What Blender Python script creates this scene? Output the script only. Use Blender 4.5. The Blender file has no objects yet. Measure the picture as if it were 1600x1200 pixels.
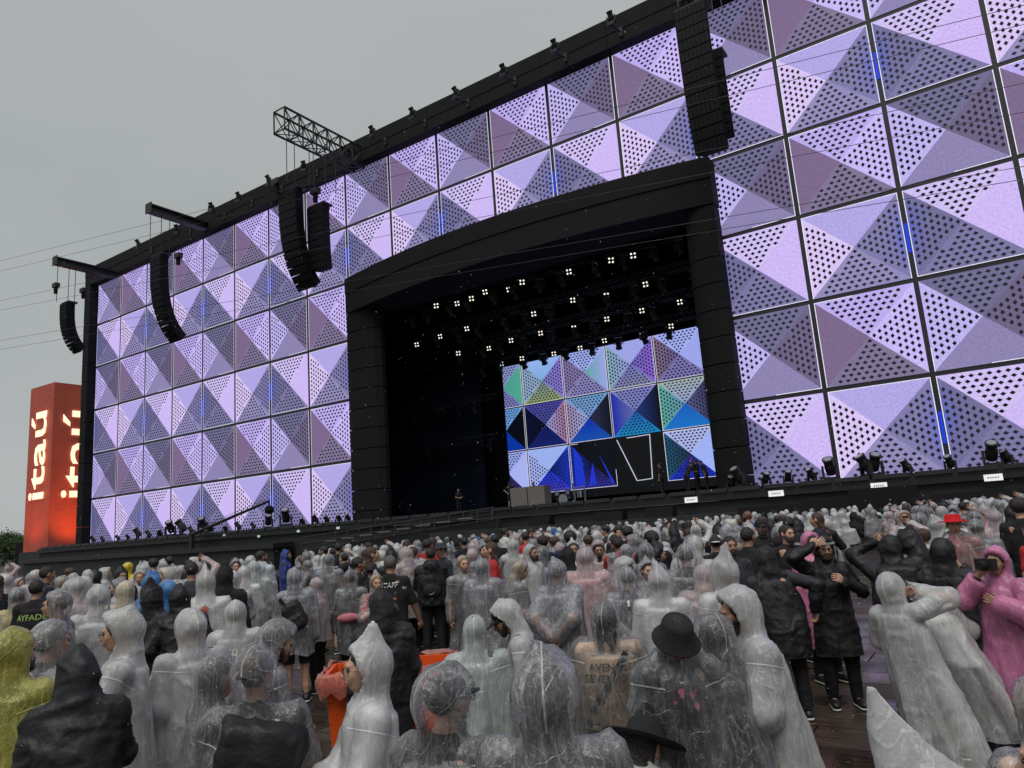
import bpy, math, random
import numpy as np
from mathutils import Vector, Matrix
from mathutils.bvhtree import BVHTree
R = math.radians
random.seed(7)
scn = bpy.context.scene
COL = scn.collection

# ------------------------------------------------------------------ camera, sky, sun, exposure
CAM = np.array([0.0, 0.0, 2.1])
FPX = 1138.3                      # focal length in pixels of a 1600 px wide picture
YAW, PIT, ROL = -0.5791, 0.1852, -0.0735
def basis(yaw, pit, rol):
    cy, sy, cp, sp, cr, sr = math.cos(yaw), math.sin(yaw), math.cos(pit), math.sin(pit), math.cos(rol), math.sin(rol)
    f = np.array([sy*cp, cy*cp, sp]); r = np.array([cy, -sy, 0.0]); u = np.cross(r, f)
    return cr*r + sr*u, -sr*r + cr*u, f
CR, CU, CF = basis(YAW, PIT, ROL)
cd = bpy.data.cameras.new('camera'); cam = bpy.data.objects.new('camera', cd); COL.objects.link(cam)
cd.sensor_width = 36.0; cd.lens = FPX/1600*36; cd.clip_start = 0.05; cd.clip_end = 3000
m = Matrix(((CR[0], CU[0], -CF[0], CAM[0]), (CR[1], CU[1], -CF[1], CAM[1]), (CR[2], CU[2], -CF[2], CAM[2]), (0, 0, 0, 1)))
cam.matrix_world = m
scn.camera = cam
def ray(x, y): return (x-800)/FPX*CR + (600-y)/FPX*CU + CF
def onY(x, y, Y):
    d = ray(x, y); return CAM + (Y-CAM[1])/d[1]*d
def onZ(x, y, Z):
    d = ray(x, y); return CAM + (Z-CAM[2])/d[2]*d
def proj(P):
    d = np.asarray(P, float) - CAM; z = d @ CF
    return 800 + FPX*(d @ CR)/z, 600 - FPX*(d @ CU)/z, z

SUN_EL, SUN_ROT = R(62), R(200)
world = bpy.data.worlds.new('World'); scn.world = world; world.use_nodes = True
wn, wl = world.node_tree.nodes, world.node_tree.links
wn.clear()
out = wn.new('ShaderNodeOutputWorld'); bg = wn.new('ShaderNodeBackground'); bg.inputs['Strength'].default_value = 0.1
sky = wn.new('ShaderNodeTexSky'); sky.sky_type = 'NISHITA'; sky.sun_disc = False
sky.sun_elevation = SUN_EL; sky.sun_rotation = SUN_ROT
hs = wn.new('ShaderNodeHueSaturation'); hs.inputs['Saturation'].default_value = 0.1; hs.inputs['Value'].default_value = 0.9
wl.new(sky.outputs[0], hs.inputs['Color'])
tc = wn.new('ShaderNodeTexCoord'); mp = wn.new('ShaderNodeMapping'); mp.inputs['Scale'].default_value = (1, 1, 2.2)
nz = wn.new('ShaderNodeTexNoise'); nz.inputs['Scale'].default_value = 1.3; nz.inputs['Detail'].default_value = 4; nz.inputs['Roughness'].default_value = 0.45
cr = wn.new('ShaderNodeValToRGB')
cr.color_ramp.elements[0].position = 0.3; cr.color_ramp.elements[0].color = (0.35, 0.385, 0.385, 1)
cr.color_ramp.elements[1].position = 0.7; cr.color_ramp.elements[1].color = (0.465, 0.475, 0.478, 1)
wl.new(tc.outputs['Generated'], mp.inputs['Vector']); wl.new(mp.outputs[0], nz.inputs['Vector']); wl.new(nz.outputs['Fac'], cr.inputs[0])
sc_ = wn.new('ShaderNodeVectorMath'); sc_.operation = 'SCALE'; sc_.inputs['Scale'].default_value = 7.9
wl.new(cr.outputs[0], sc_.inputs[0])
mx = wn.new('ShaderNodeMixRGB'); mx.inputs[0].default_value = 0.93
wl.new(hs.outputs[0], mx.inputs[1]); wl.new(sc_.outputs[0], mx.inputs[2]); wl.new(mx.outputs[0], bg.inputs['Color'])
wl.new(bg.outputs[0], out.inputs[0])
sd = bpy.data.lights.new('sun', 'SUN'); sd.energy = 1.5; sd.angle = R(40); sd.color = (1.0, 0.97, 0.93)
so = bpy.data.objects.new('sun', sd); COL.objects.link(so)
so.rotation_euler = (R(28), 0, R(20))
scn.view_settings.view_transform = 'Standard'; scn.view_settings.look = 'None'
scn.view_settings.exposure = 0.38; scn.view_settings.gamma = 1.0; scn.view_settings.use_curve_mapping = False
scn.render.engine = 'CYCLES'
scn.cycles.max_bounces = 10; scn.cycles.transparent_max_bounces = 24; scn.cycles.diffuse_bounces = 3
scn.cycles.glossy_bounces = 3; scn.cycles.transmission_bounces = 4; scn.cycles.caustics_reflective = False; scn.cycles.caustics_refractive = False
scn.cycles.use_denoising = True
scn.cycles.sample_clamp_indirect = 4

# ------------------------------------------------------------------ helpers
def lin(c):
    return tuple((v/12.92 if v <= 0.04045 else ((v+0.055)/1.055)**2.4) for v in [x/255 for x in c])
MATS = {}
def mat(name, color=(0.5, 0.5, 0.5), rough=0.6, metal=0.0, noise=0.0, nscale=8.0, bump=0.0, bscale=30.0, spec=0.5, emit=None, estr=1.0, coat=0.0):
    if name in MATS: return MATS[name]
    m = bpy.data.materials.new(name); m.use_nodes = True
    n, l = m.node_tree.nodes, m.node_tree.links
    b = n['Principled BSDF']
    b.inputs['Base Color'].default_value = (*color, 1); b.inputs['Roughness'].default_value = rough
    b.inputs['Metallic'].default_value = metal; b.inputs['Specular IOR Level'].default_value = spec
    b.inputs['Coat Weight'].default_value = coat
    t = n.new('ShaderNodeTexCoord')
    if noise > 0:
        x = n.new('ShaderNodeTexNoise'); x.inputs['Scale'].default_value = nscale; x.inputs['Detail'].default_value = 5
        l.new(t.outputs['Object'], x.inputs['Vector'])
        r = n.new('ShaderNodeValToRGB')
        r.color_ramp.elements[0].position = 0.3; r.color_ramp.elements[1].position = 0.7
        r.color_ramp.elements[0].color = (*[v*(1-noise) for v in color], 1); r.color_ramp.elements[1].color = (*[min(1, v*(1+noise)) for v in color], 1)
        l.new(x.outputs['Fac'], r.inputs[0]); l.new(r.outputs[0], b.inputs['Base Color'])
    if bump > 0:
        x = n.new('ShaderNodeTexNoise'); x.inputs['Scale'].default_value = bscale; x.inputs['Detail'].default_value = 4
        l.new(t.outputs['Object'], x.inputs['Vector'])
        bp = n.new('ShaderNodeBump'); bp.inputs['Strength'].default_value = bump; bp.inputs['Distance'].default_value = 0.02
        l.new(x.outputs['Fac'], bp.inputs['Height']); l.new(bp.outputs[0], b.inputs['Normal'])
    if emit:
        b.inputs['Emission Color'].default_value = (*emit, 1); b.inputs['Emission Strength'].default_value = estr
    MATS[name] = m
    return m

def tag(o, label=None, cat=None, group=None, kind=None):
    if label: o['label'] = label
    if cat: o['category'] = cat
    if group: o['group'] = group
    if kind: o['kind'] = kind
    return o
def empty(name, loc=(0, 0, 0), rz=0.0, label=None, cat=None, group=None, kind=None):
    o = bpy.data.objects.new(name, None); COL.objects.link(o)
    o.location = loc; o.rotation_euler = (0, 0, rz); o.empty_display_size = 0.1
    return tag(o, label, cat, group, kind)
class MB:
    """collects faces of boxes, bars, tubes and lathes"""
    def __init__(s): s.v = []; s.f = []; s.m = []
    def add(s, vs, fs, mi=0):
        b = len(s.v); s.v += [tuple(map(float, p)) for p in vs]; s.f += [tuple(b+i for i in f) for f in fs]; s.m += [mi]*len(fs); return s
    def box(s, x0, x1, y0, y1, z0, z1, mi=0):
        return s.add([(x0,y0,z0),(x1,y0,z0),(x1,y1,z0),(x0,y1,z0),(x0,y0,z1),(x1,y0,z1),(x1,y1,z1),(x0,y1,z1)],
                     [(0,3,2,1),(4,5,6,7),(0,1,5,4),(1,2,6,5),(2,3,7,6),(3,0,4,7)], mi)
    def prism(s, c, hx, hy, hz, M=None, mi=0):
        P = []
        for dz in (-1, 1):
            for dx, dy in ((-1,-1),(1,-1),(1,1),(-1,1)):
                p = Vector((dx*hx, dy*hy, dz*hz))
                if M is not None: p = M @ p
                P.append((c[0]+p[0], c[1]+p[1], c[2]+p[2]))
        return s.add(P, [(0,3,2,1),(4,5,6,7),(0,1,5,4),(1,2,6,5),(2,3,7,6),(3,0,4,7)], mi)
    def tube(s, a, b, ra, rb=None, n=8, mi=0, cap=True):
        rb = ra if rb is None else rb
        a, b = Vector([float(t) for t in a]), Vector([float(t) for t in b]); d = (b-a)
        if d.length < 1e-6: return s
        d.normalize()
        u = d.orthogonal().normalized(); w = d.cross(u)
        vs = []
        for P, r in ((a, ra), (b, rb)):
            for i in range(n):
                t = 2*math.pi*i/n; vs.append(P + (u*math.cos(t) + w*math.sin(t))*r)
        fs = [(i, (i+1) % n, n+(i+1) % n, n+i) for i in range(n)]
        if cap: fs += [tuple(range(n-1, -1, -1)), tuple(range(n, 2*n))]
        return s.add(vs, fs, mi)
    def path(s, pts, r, n=6, mi=0):
        for a, b in zip(pts[:-1], pts[1:]): s.tube(a, b, r, r, n, mi)
        return s
    def lathe(s, c, prof, n=16, M=None, mi=0):
        vs = []
        for r, z in prof:
            for i in range(n):
                t = 2*math.pi*i/n; p = Vector((r*math.cos(t), r*math.sin(t), z))
                if M is not None: p = M @ p
                vs.append((c[0]+p[0], c[1]+p[1], c[2]+p[2]))
        k = len(prof)
        fs = [(j*n+i, j*n+(i+1) % n, (j+1)*n+(i+1) % n, (j+1)*n+i) for j in range(k-1) for i in range(n)]
        fs += [tuple(range(n-1, -1, -1)), tuple(range((k-1)*n, k*n))]
        return s.add(vs, fs, mi)
    def mesh(s, name, mats, smooth=False):
        me = bpy.data.meshes.new(name); me.from_pydata(s.v, [], s.f)
        for m_ in (mats if isinstance(mats, (list, tuple)) else [mats]): me.materials.append(m_)
        if any(s.m): me.polygons.foreach_set('material_index', s.m)
        if smooth: me.polygons.foreach_set('use_smooth', [True]*len(me.polygons))
        me.update(); return me
    def build(s, name, mats, parent=None, loc=(0, 0, 0), smooth=False):
        o = bpy.data.objects.new(name, s.mesh(name, mats, smooth)); COL.objects.link(o)
        o.location = loc; o.parent = parent; return o
def inst(name, me, parent=None, loc=(0, 0, 0), rot=(0, 0, 0), scale=(1, 1, 1)):
    o = bpy.data.objects.new(name, me); COL.objects.link(o); o.parent = parent
    o.location = loc; o.rotation_euler = rot; o.scale = scale; return o
def kids(o): return KIDS.get(o.name, [])
KIDS = {}
def copy_tree(o, parent=None):
    c = o.copy(); COL.objects.link(c); c.parent = parent
    KIDS[c.name] = [copy_tree(ch, c) for ch in KIDS.get(o.name, [])]
    return c
def remember(root):
    KIDS[root.name] = [ch for ch in COL.objects if ch.parent is root]
    for ch in KIDS[root.name]: remember(ch)
    return root
# ------------------------------------------------------------------ ground
S = 4.7; FY = 38.449; X0 = -16.4166*S; CH = S*0.9745; Z0 = 2.1 + 0.1384*S
def cx(c): return X0 + c*S
def cz(r): return Z0 + r*CH
LED_TOP = cz(6)
M_black = mat('black_cladding', (0.0055, 0.006, 0.0068), 0.8, spec=0.25, noise=0.25, nscale=1.5)
M_black2 = mat('black_steel', (0.013, 0.013, 0.014), 0.5)
M_void = mat('drape_and_shade_black', (0.010, 0.012, 0.019), 0.9)  # colour lifted to hint at haze; also painted on the header underside as shade
M_cloth = mat('black_skirt_cloth', (0.016, 0.017, 0.018), 0.75, noise=0.3, nscale=1.2, bump=0.6, bscale=1.5)
M_cab = mat('speaker_black', (0.004, 0.004, 0.005), 0.8, spec=0.2, bump=0.3, bscale=12)
M_grille = mat('speaker_grille', (0.008, 0.008, 0.011), 0.7, spec=0.2)
M_white = mat('white_print', (0.7, 0.7, 0.68), 0.5)

g = MB(); g.add([(-600,-300,0),(600,-300,0),(600,900,0),(-600,900,0)], [(0,1,2,3)])
gm = mat('wet_mud_ground', (0.030, 0.025, 0.019), 0.6, noise=0.5, nscale=0.8, bump=0.8, bscale=25)
tag(g.build('ground', gm), kind='structure')
grm = MB(); rg = np.random.default_rng(3)
for i in range(26000):
    x_, y_ = rg.uniform(-7.5, -2.6), rg.uniform(1.5, 6.2)
    if proj((x_, y_, 0))[0] > 420 or proj((x_, y_, 0))[0] < -200: continue
    a = rg.uniform(0, 6.28); h_ = rg.uniform(0.02, 0.055); dx, dy = math.cos(a)*.004, math.sin(a)*.004; lx, ly = rg.normal(0, .012, 2)
    b0 = len(grm.v); grm.v += [(x_-dx, y_-dy, 0.001), (x_+dx, y_+dy, 0.001), (x_+lx, y_+ly, h_)]; grm.f.append((b0, b0+1, b0+2)); grm.m.append(0)
tag(grm.build('grass', mat('wet_grass', (0.045, 0.07, 0.02), 0.6)), label='short wet grass at the bottom left', cat='grass', kind='stuff')

# event floor: rows of worn brown boards, wet
fm = bpy.data.materials.new('wet_floor_board'); fm.use_nodes = True
n, l = fm.node_tree.nodes, fm.node_tree.links; b = n['Principled BSDF']
t = n.new('ShaderNodeTexCoord'); oi = n.new('ShaderNodeObjectInfo')
mpp = n.new('ShaderNodeMapping'); mpp.inputs['Scale'].default_value = (0.8, 7, 1)
geo = n.new('ShaderNodeNewGeometry')
l.new(geo.outputs['Position'], mpp.inputs['Vector'])
x = n.new('ShaderNodeTexNoise'); x.inputs['Scale'].default_value = 3; x.inputs['Detail'].default_value = 6; l.new(mpp.outputs[0], x.inputs['Vector'])
r_ = n.new('ShaderNodeValToRGB'); r_.color_ramp.elements[0].position = 0.3; r_.color_ramp.elements[1].position = 0.75
r_.color_ramp.elements[0].color = (0.018, 0.014, 0.010, 1); r_.color_ramp.elements[1].color = (0.075, 0.055, 0.038, 1)
l.new(x.outputs['Fac'], r_.inputs[0])
hv = n.new('ShaderNodeHueSaturation'); mr = n.new('ShaderNodeMapRange'); mr.inputs['To Min'].default_value = 0.6; mr.inputs['To Max'].default_value = 1.4
l.new(oi.outputs['Random'], mr.inputs['Value']); l.new(mr.outputs[0], hv.inputs['Value']); l.new(r_.outputs[0], hv.inputs['Color']); l.new(hv.outputs[0], b.inputs['Base Color'])
x2 = n.new('ShaderNodeTexNoise'); x2.inputs['Scale'].default_value = 1.1; x2.inputs['Detail'].default_value = 4; l.new(geo.outputs['Position'], x2.inputs['Vector'])
r2 = n.new('ShaderNodeMapRange'); r2.inputs['From Min'].default_value = 0.38; r2.inputs['From Max'].default_value = 0.62; r2.inputs['To Min'].default_value = 0.09; r2.inputs['To Max'].default_value = 0.6
l.new(x2.outputs['Fac'], r2.inputs['Value']); l.new(r2.outputs[0], b.inputs['Roughness'])
bp = n.new('ShaderNodeBump'); bp.inputs['Strength'].default_value = 0.25; bp.inputs['Distance'].default_value = 0.01
x3 = n.new('ShaderNodeTexNoise'); x3.inputs['Scale'].default_value = 26; l.new(geo.outputs['Position'], x3.inputs['Vector'])
l.new(x3.outputs['Fac'], bp.inputs['Height']); l.new(bp.outputs[0], b.inputs['Normal'])
floor = empty('floor', (0, 0, 0), kind='structure')
bm_ = MB(); bm_.box(-1.19, 1.19, -0.29, 0.29, 0.004, 0.03)
board = bm_.mesh('floor_board', fm)
k = 0
for j in range(30):
    yy = 3.6 + j*0.6
    for i in range(10):
        xx = 4.2 - i*2.4 - (1.2 if j % 2 else 0)
        px, py, dz = proj((xx, yy, 0.03))
        if dz < 1 or px < 330 or px > 1800: continue
        inst('floor_board', board, floor, (xx, yy, random.uniform(-0.002, 0.003)), (0, 0, random.uniform(-0.003, 0.003)))

# ------------------------------------------------------------------ LED facade
led = bpy.data.materials.new('led_screen'); led.use_nodes = True
n, l = led.node_tree.nodes, led.node_tree.links; n.clear()
o_ = n.new('ShaderNodeOutputMaterial'); e_ = n.new('ShaderNodeEmission'); at = n.new('ShaderNodeAttribute'); at.attribute_name = 'col'
gn = n.new('ShaderNodeTexNoise'); gn.inputs['Scale'].default_value = 9; gn.inputs['Detail'].default_value = 3
gg = n.new('ShaderNodeNewGeometry'); l.new(gg.outputs['Position'], gn.inputs['Vector'])
wv = n.new('ShaderNodeTexNoise'); wv.inputs['Scale'].default_value = 0.06; l.new(gg.outputs['Position'], wv.inputs['Vector'])
m1 = n.new('ShaderNodeMapRange'); m1.inputs['From Min'].default_value = 0.3; m1.inputs['From Max'].default_value = 0.7; m1.inputs['To Min'].default_value = 0.86; m1.inputs['To Max'].default_value = 1.13; l.new(gn.outputs['Fac'], m1.inputs['Value'])
vm = n.new('ShaderNodeVectorMath'); vm.operation = 'SCALE'; l.new(at.outputs['Color'], vm.inputs[0]); l.new(m1.outputs[0], vm.inputs['Scale'])
l.new(vm.outputs[0], e_.inputs['Color'])
e_.inputs['Strength'].default_value = 0.77
gl = n.new('ShaderNodeBsdfGlossy'); gl.inputs['Roughness'].default_value = 0.4; gl.inputs['Color'].default_value = (0.02, 0.02, 0.02, 1)
ad = n.new('ShaderNodeAddShader'); l.new(e_.outputs[0], ad.inputs[0]); l.new(gl.outputs[0], ad.inputs[1]); l.new(ad.outputs[0], o_.inputs[0])
M_led = led

def tri_pts(side):
    q = {'T': ((0,1),(1,1)), 'R': ((1,1),(1,0)), 'B': ((1,0),(0,0)), 'L': ((0,0),(0,1))}[side]
    return q[0], q[1], (0.5, 0.5)
def tile_mesh(name, W, H, facets, edges=(), glow=None, dot=(34, 32, 44), apex=(0.5, 0.5), clip=None):
    """one LED picture tile: four facets (T R B L), rows of dots, bright border lines, blue glow"""
    V, F, Cc = [], [], []
    def quad(pts, cols, y):
        b0 = len(V)
        for (u, v) in pts: V.append((u*W, y, v*H))
        F.append(tuple(range(b0, b0+len(pts)))); Cc.extend(cols)
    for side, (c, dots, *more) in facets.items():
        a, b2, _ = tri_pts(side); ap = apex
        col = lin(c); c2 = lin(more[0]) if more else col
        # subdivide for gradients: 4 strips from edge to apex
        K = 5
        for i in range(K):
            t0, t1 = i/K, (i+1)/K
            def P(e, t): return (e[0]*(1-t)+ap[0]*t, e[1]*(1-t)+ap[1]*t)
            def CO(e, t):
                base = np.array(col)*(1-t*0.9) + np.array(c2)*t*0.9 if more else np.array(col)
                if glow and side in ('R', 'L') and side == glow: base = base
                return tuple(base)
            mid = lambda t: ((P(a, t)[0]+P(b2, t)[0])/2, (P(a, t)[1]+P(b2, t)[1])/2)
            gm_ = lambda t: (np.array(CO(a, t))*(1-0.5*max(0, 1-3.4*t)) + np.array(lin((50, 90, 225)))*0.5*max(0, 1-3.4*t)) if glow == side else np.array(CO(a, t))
            if i < K-1:
                quad([P(a, t0), mid(t0), mid(t1), P(a, t1)], [CO(a, t0), tuple(gm_(t0)), tuple(gm_(t1)), CO(a, t1)], 0)
                quad([mid(t0), P(b2, t0), P(b2, t1), mid(t1)], [tuple(gm_(t0)), CO(b2, t0), CO(b2, t1), tuple(gm_(t1))], 0)
            else:
                quad([P(a, t0), mid(t0), ap], [CO(a, t0), tuple(gm_(t0)), CO(a, 1)], 0)
                quad([mid(t0), P(b2, t0), ap], [tuple(gm_(t0)), CO(b2, t0), CO(b2, 1)], 0)
        if dots:
            dc = lin(dot if max(c) < 190 else (14, 14, 22))
            du, dv = 0.0575, 0.078
            for i in range(9):
                for j in range(-1, 15):
                    s_ = 0.045 + i*du          # distance from the outer edge
                    q_ = 0.5 + (j-6.5 + (0.5 if i % 2 else 0))*dv
                    if s_ > 0.47: continue
                    marg = 0.045
                    if min(q_, 1-q_) - s_ < marg: continue
                    hw, hh = 0.0210, 0.0275
                    d4 = [(s_-hw, q_), (s_, q_-hh), (s_+hw, q_), (s_, q_+hh)]
                    if side == 'L': pts = [(s, q) for s, q in d4]
                    if side == 'R': pts = [(1-s, q) for s, q in d4]
                    if side == 'T': pts = [(q, 1-s) for s, q in d4]
                    if side == 'B': pts = [(q, s) for s, q in d4]
                    quad(pts, [dc]*4, -0.006)
    wl_ = lin((238, 236, 252)); w = 0.0085
    for e in edges:
        side, a0, a1 = e if isinstance(e, tuple) else (e, 0, 1)
        if side == 'L': pts = [(0, a0), (w, a0), (w, a1), (0, a1)]
        if side == 'R': pts = [(1-w, a0), (1, a0), (1, a1), (1-w, a1)]
        if side == 'T': pts = [(a0, 1-w), (a1, 1-w), (a1, 1), (a0, 1)]
        if side == 'B': pts = [(a0, 0), (a1, 0), (a1, w), (a0, w)]
        quad(pts, [wl_]*4, -0.009)
    me = bpy.data.meshes.new(name)
    if clip: V[:] = [clip(p) for p in V]
    me.from_pydata(V, [], F); me.materials.append(M_led)
    ca = me.color_attributes.new('col', 'FLOAT_COLOR', 'POINT')
    ca.data.foreach_set('color', np.array([(*c, 1) for c in Cc], dtype=np.float32).ravel())
    me.update(); return me
GAP = 0.22
TW, TH = S-GAP, CH-GAP
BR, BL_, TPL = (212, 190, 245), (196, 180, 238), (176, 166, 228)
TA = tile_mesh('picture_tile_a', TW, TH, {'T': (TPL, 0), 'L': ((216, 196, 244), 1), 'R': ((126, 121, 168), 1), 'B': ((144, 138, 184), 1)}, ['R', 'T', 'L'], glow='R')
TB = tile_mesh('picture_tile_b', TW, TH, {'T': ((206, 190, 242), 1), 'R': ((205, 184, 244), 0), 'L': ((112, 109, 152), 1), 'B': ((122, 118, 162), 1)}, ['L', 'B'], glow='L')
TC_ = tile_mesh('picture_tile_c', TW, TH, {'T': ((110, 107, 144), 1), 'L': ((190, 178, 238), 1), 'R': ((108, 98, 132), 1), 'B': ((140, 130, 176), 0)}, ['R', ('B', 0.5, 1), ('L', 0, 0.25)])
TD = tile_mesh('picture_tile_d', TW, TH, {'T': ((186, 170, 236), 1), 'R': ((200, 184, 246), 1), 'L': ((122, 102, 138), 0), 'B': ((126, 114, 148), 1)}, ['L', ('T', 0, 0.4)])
wall = empty('led_facade', (cx(0), FY, cz(0)), label='huge lilac LED wall of pyramid tiles with rows of dots around the stage opening', cat='LED wall')
bk = MB()
for (a, b3, z0_, z1_) in ((-0.05, 8.02, -0.1, 6.02), (8.02, 14.05, 4.0, 6.02), (14.05, 22.05, -0.1, 6.02)):
    bk.box(a*S, b3*S, 0.03, 0.6, z0_*CH, z1_*CH)
bk.build('backing', mat('screen_gap_black', (0.02, 0.02, 0.026), 0.5), wall)
glowm = None
M_glow = mat('blue_led_gap', (0.0, 0.02, 0.3), 0.5, emit=lin((10, 60, 215)), estr=0.55)
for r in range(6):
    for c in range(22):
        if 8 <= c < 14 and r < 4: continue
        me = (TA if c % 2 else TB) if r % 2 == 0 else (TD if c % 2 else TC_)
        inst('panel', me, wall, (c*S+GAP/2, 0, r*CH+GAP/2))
        if r % 2 == 0 and c % 2 == 1 and (c != 7 or True):
            z = r*CH
            if 8 <= c+1 < 14 and r < 4: continue
            if glowm is None: glowm = MB().box(-GAP/2+0.04, GAP/2-0.04, 0.004, 0.028, CH*0.3, CH*0.62).mesh('gap_glow', M_glow)
            inst('gap_glow', glowm, wall, ((c+1)*S, 0, z))

# frame round the wall
FR = FY-0.85
fr = empty('cladding_surround', (cx(0), FR, 0), label='black clad frame along the top and left edge of the lilac LED wall', cat='frame')
def seg_box(name, x0, x1, y0, y1, z0, z1, parent, m=M_black, org=None):
    o = MB().box(x0, x1, y0, y1, z0, z1).build(name, m, parent); ox, oy, oz = org or parent.location
    o.data.transform(Matrix.Translation((-ox, -oy, -oz))); return o
xa = cx(0)-1.15
nx = 22
for i in range(nx):
    x0_, x1_ = xa + (cx(22)+1.2-xa)*i/nx + (0.012 if i else 0), xa + (cx(22)+1.2-xa)*(i+1)/nx - 0.012
    seg_box('top_cladding', x0_, x1_, FR, FY+1.5, 30.93, 31.95, fr)
    seg_box('lower_cladding', x0_, x1_, FR+0.03, FY+1.5, 30.03, 30.9, fr)
for i in range(14):
    z0_, z1_ = 0.4+i*2.12, 0.4+(i+1)*2.12-0.05
    seg_box('side_cladding', xa, cx(0)-0.02, FR+0.02, FY+1.5, z0_, min(z1_, 30.0), fr)
    seg_box('side_cladding', cx(22)+0.05, cx(22)+1.2, FR+0.02, FY+1.5, z0_, min(z1_, 30.0), fr)

# portal: columns built of drum segments and an outward curved header
HX0, HX1 = -38.95, -10.6
def arc_y(x):
    t_ = (x-(HX0+HX1)/2)/((HX1-HX0)/2); return FR-0.15 - 1.65*(1-t_*t_)
hd = empty('portal_header', (HX0, FR, 18.2), label='curved black header beam over the stage opening', cat='header')
N = 40
for name, za, zb, off in (('upper_band', 19.75, 20.95, 0.0), ('lower_band', 18.25, 19.72, 0.06)):
    mb = MB(); xs = [HX0+(HX1-HX0)*i/N for i in range(N+1)]
    V = []
    for x_ in xs:
        y_ = arc_y(x_)+off
        V += [(x_-HX0, y_-FR, za-18.2), (x_-HX0, y_-FR, zb-18.2), (x_-HX0, FY+1.2-FR, zb-18.2), (x_-HX0, FY+1.2-FR, za-18.2)]
    F = []
    for i in range(N):
        for k in range(4): F.append((i*4+k, (i+1)*4+k, (i+1)*4+(k+1) % 4, i*4+(k+1) % 4))
    F += [(3, 2, 1, 0), (N*4, N*4+1, N*4+2, N*4+3)]
    mb.add(V, F); me_o = mb.build(name, [M_black, M_void], hd); me_o.data.polygons.foreach_set('material_index', [1 if p.normal.z < -.7 else 0 for p in me_o.data.polygons])  # downward faces get their own dark material, painting the underside's shade
def column(x0, x1, rnd, label):
    c = empty('portal_column', ((x0+x1)/2, FR, 0), label=label, cat='column', group='columns of the stage opening')
    w = (x1-x0)/2
    nseg = 12
    for i in range(nseg):
        z0_, z1_ = 0.6+i*(17.6/nseg)+0.03, 0.6+(i+1)*(17.6/nseg)-0.03
        prof = []
        for j in range(9):
            t_ = j/8; prof.append((-w+2*w*t_, -0.15-0.85*math.sqrt(max(0, 1-(abs(t_-(0.35 if rnd > 0 else 0.65))/0.66)**2.4))+0.85 if True else 0))
        V = [(x_, y_, z0_) for x_, y_ in prof]+[(x_, y_, z1_) for x_, y_ in prof]+[(w, .9, z0_), (w, .9, z1_), (-w, .9, z0_), (-w, .9, z1_)]
        k = len(prof)
        F = [(j, j+1, k+j+1, k+j) for j in range(k-1)] + [(k-1, 2*k, 2*k+1, 2*k-1), (2*k, 2*k+2, 2*k+3, 2*k+1), (2*k+2, 0, k, 2*k+3),
             tuple(range(k-1, -1, -1))+(2*k+2, 2*k), tuple(range(k, 2*k))+(2*k+1, 2*k+3)]
        mb = MB(); mb.add(V, F); mb.build('column_segment', M_black, c)
    return c
column(HX0, -36.05, 1, 'black segmented column at the left side of the stage opening')
column(-12.55, HX1-0.05, -1, 'black segmented column at the right side of the stage opening')

# stage house: floor, walls, ceiling
st = empty('stage_house', (-25, FY, 0), label='dark stage room behind the opening with black drapes', cat='stage')
SF = 2.9
seg_box('stage_floor', -52, -3, FY-1.2, FY+22, 2.6, SF, st, mat('stage_floor_black', (0.012, 0.012, 0.013), 0.5))
seg_box('back_drape', -52, -3, FY+16, FY+16.3, SF, 26, st, M_void)
seg_box('right_drape', -7.3, -7, FY+1.3, FY+16, SF, 26, st, M_void)
M_navy = mat('hazed_navy_drape', (0.018, 0.028, 0.065), 0.9, noise=0.4, nscale=0.5)  # navy lightened in the colour itself as a hint of stage haze
seg_box('left_drape', -51.3, -51, FY+1.3, FY+16, SF, 26, st, M_navy)
seg_box('side_wing_drape', -50.9, -37.6, FY+13.6, FY+13.8, SF, 22, st, M_navy)
seg_box('roof', -52, -3, FY+1.3, FY+22, 26, 26.4, st, M_void)
for x0_ in (-45.2, -41.0): seg_box('drape_leg', x0_, x0_+1.5, FY+3, FY+3.2, SF, 25, st, M_void)

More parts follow.
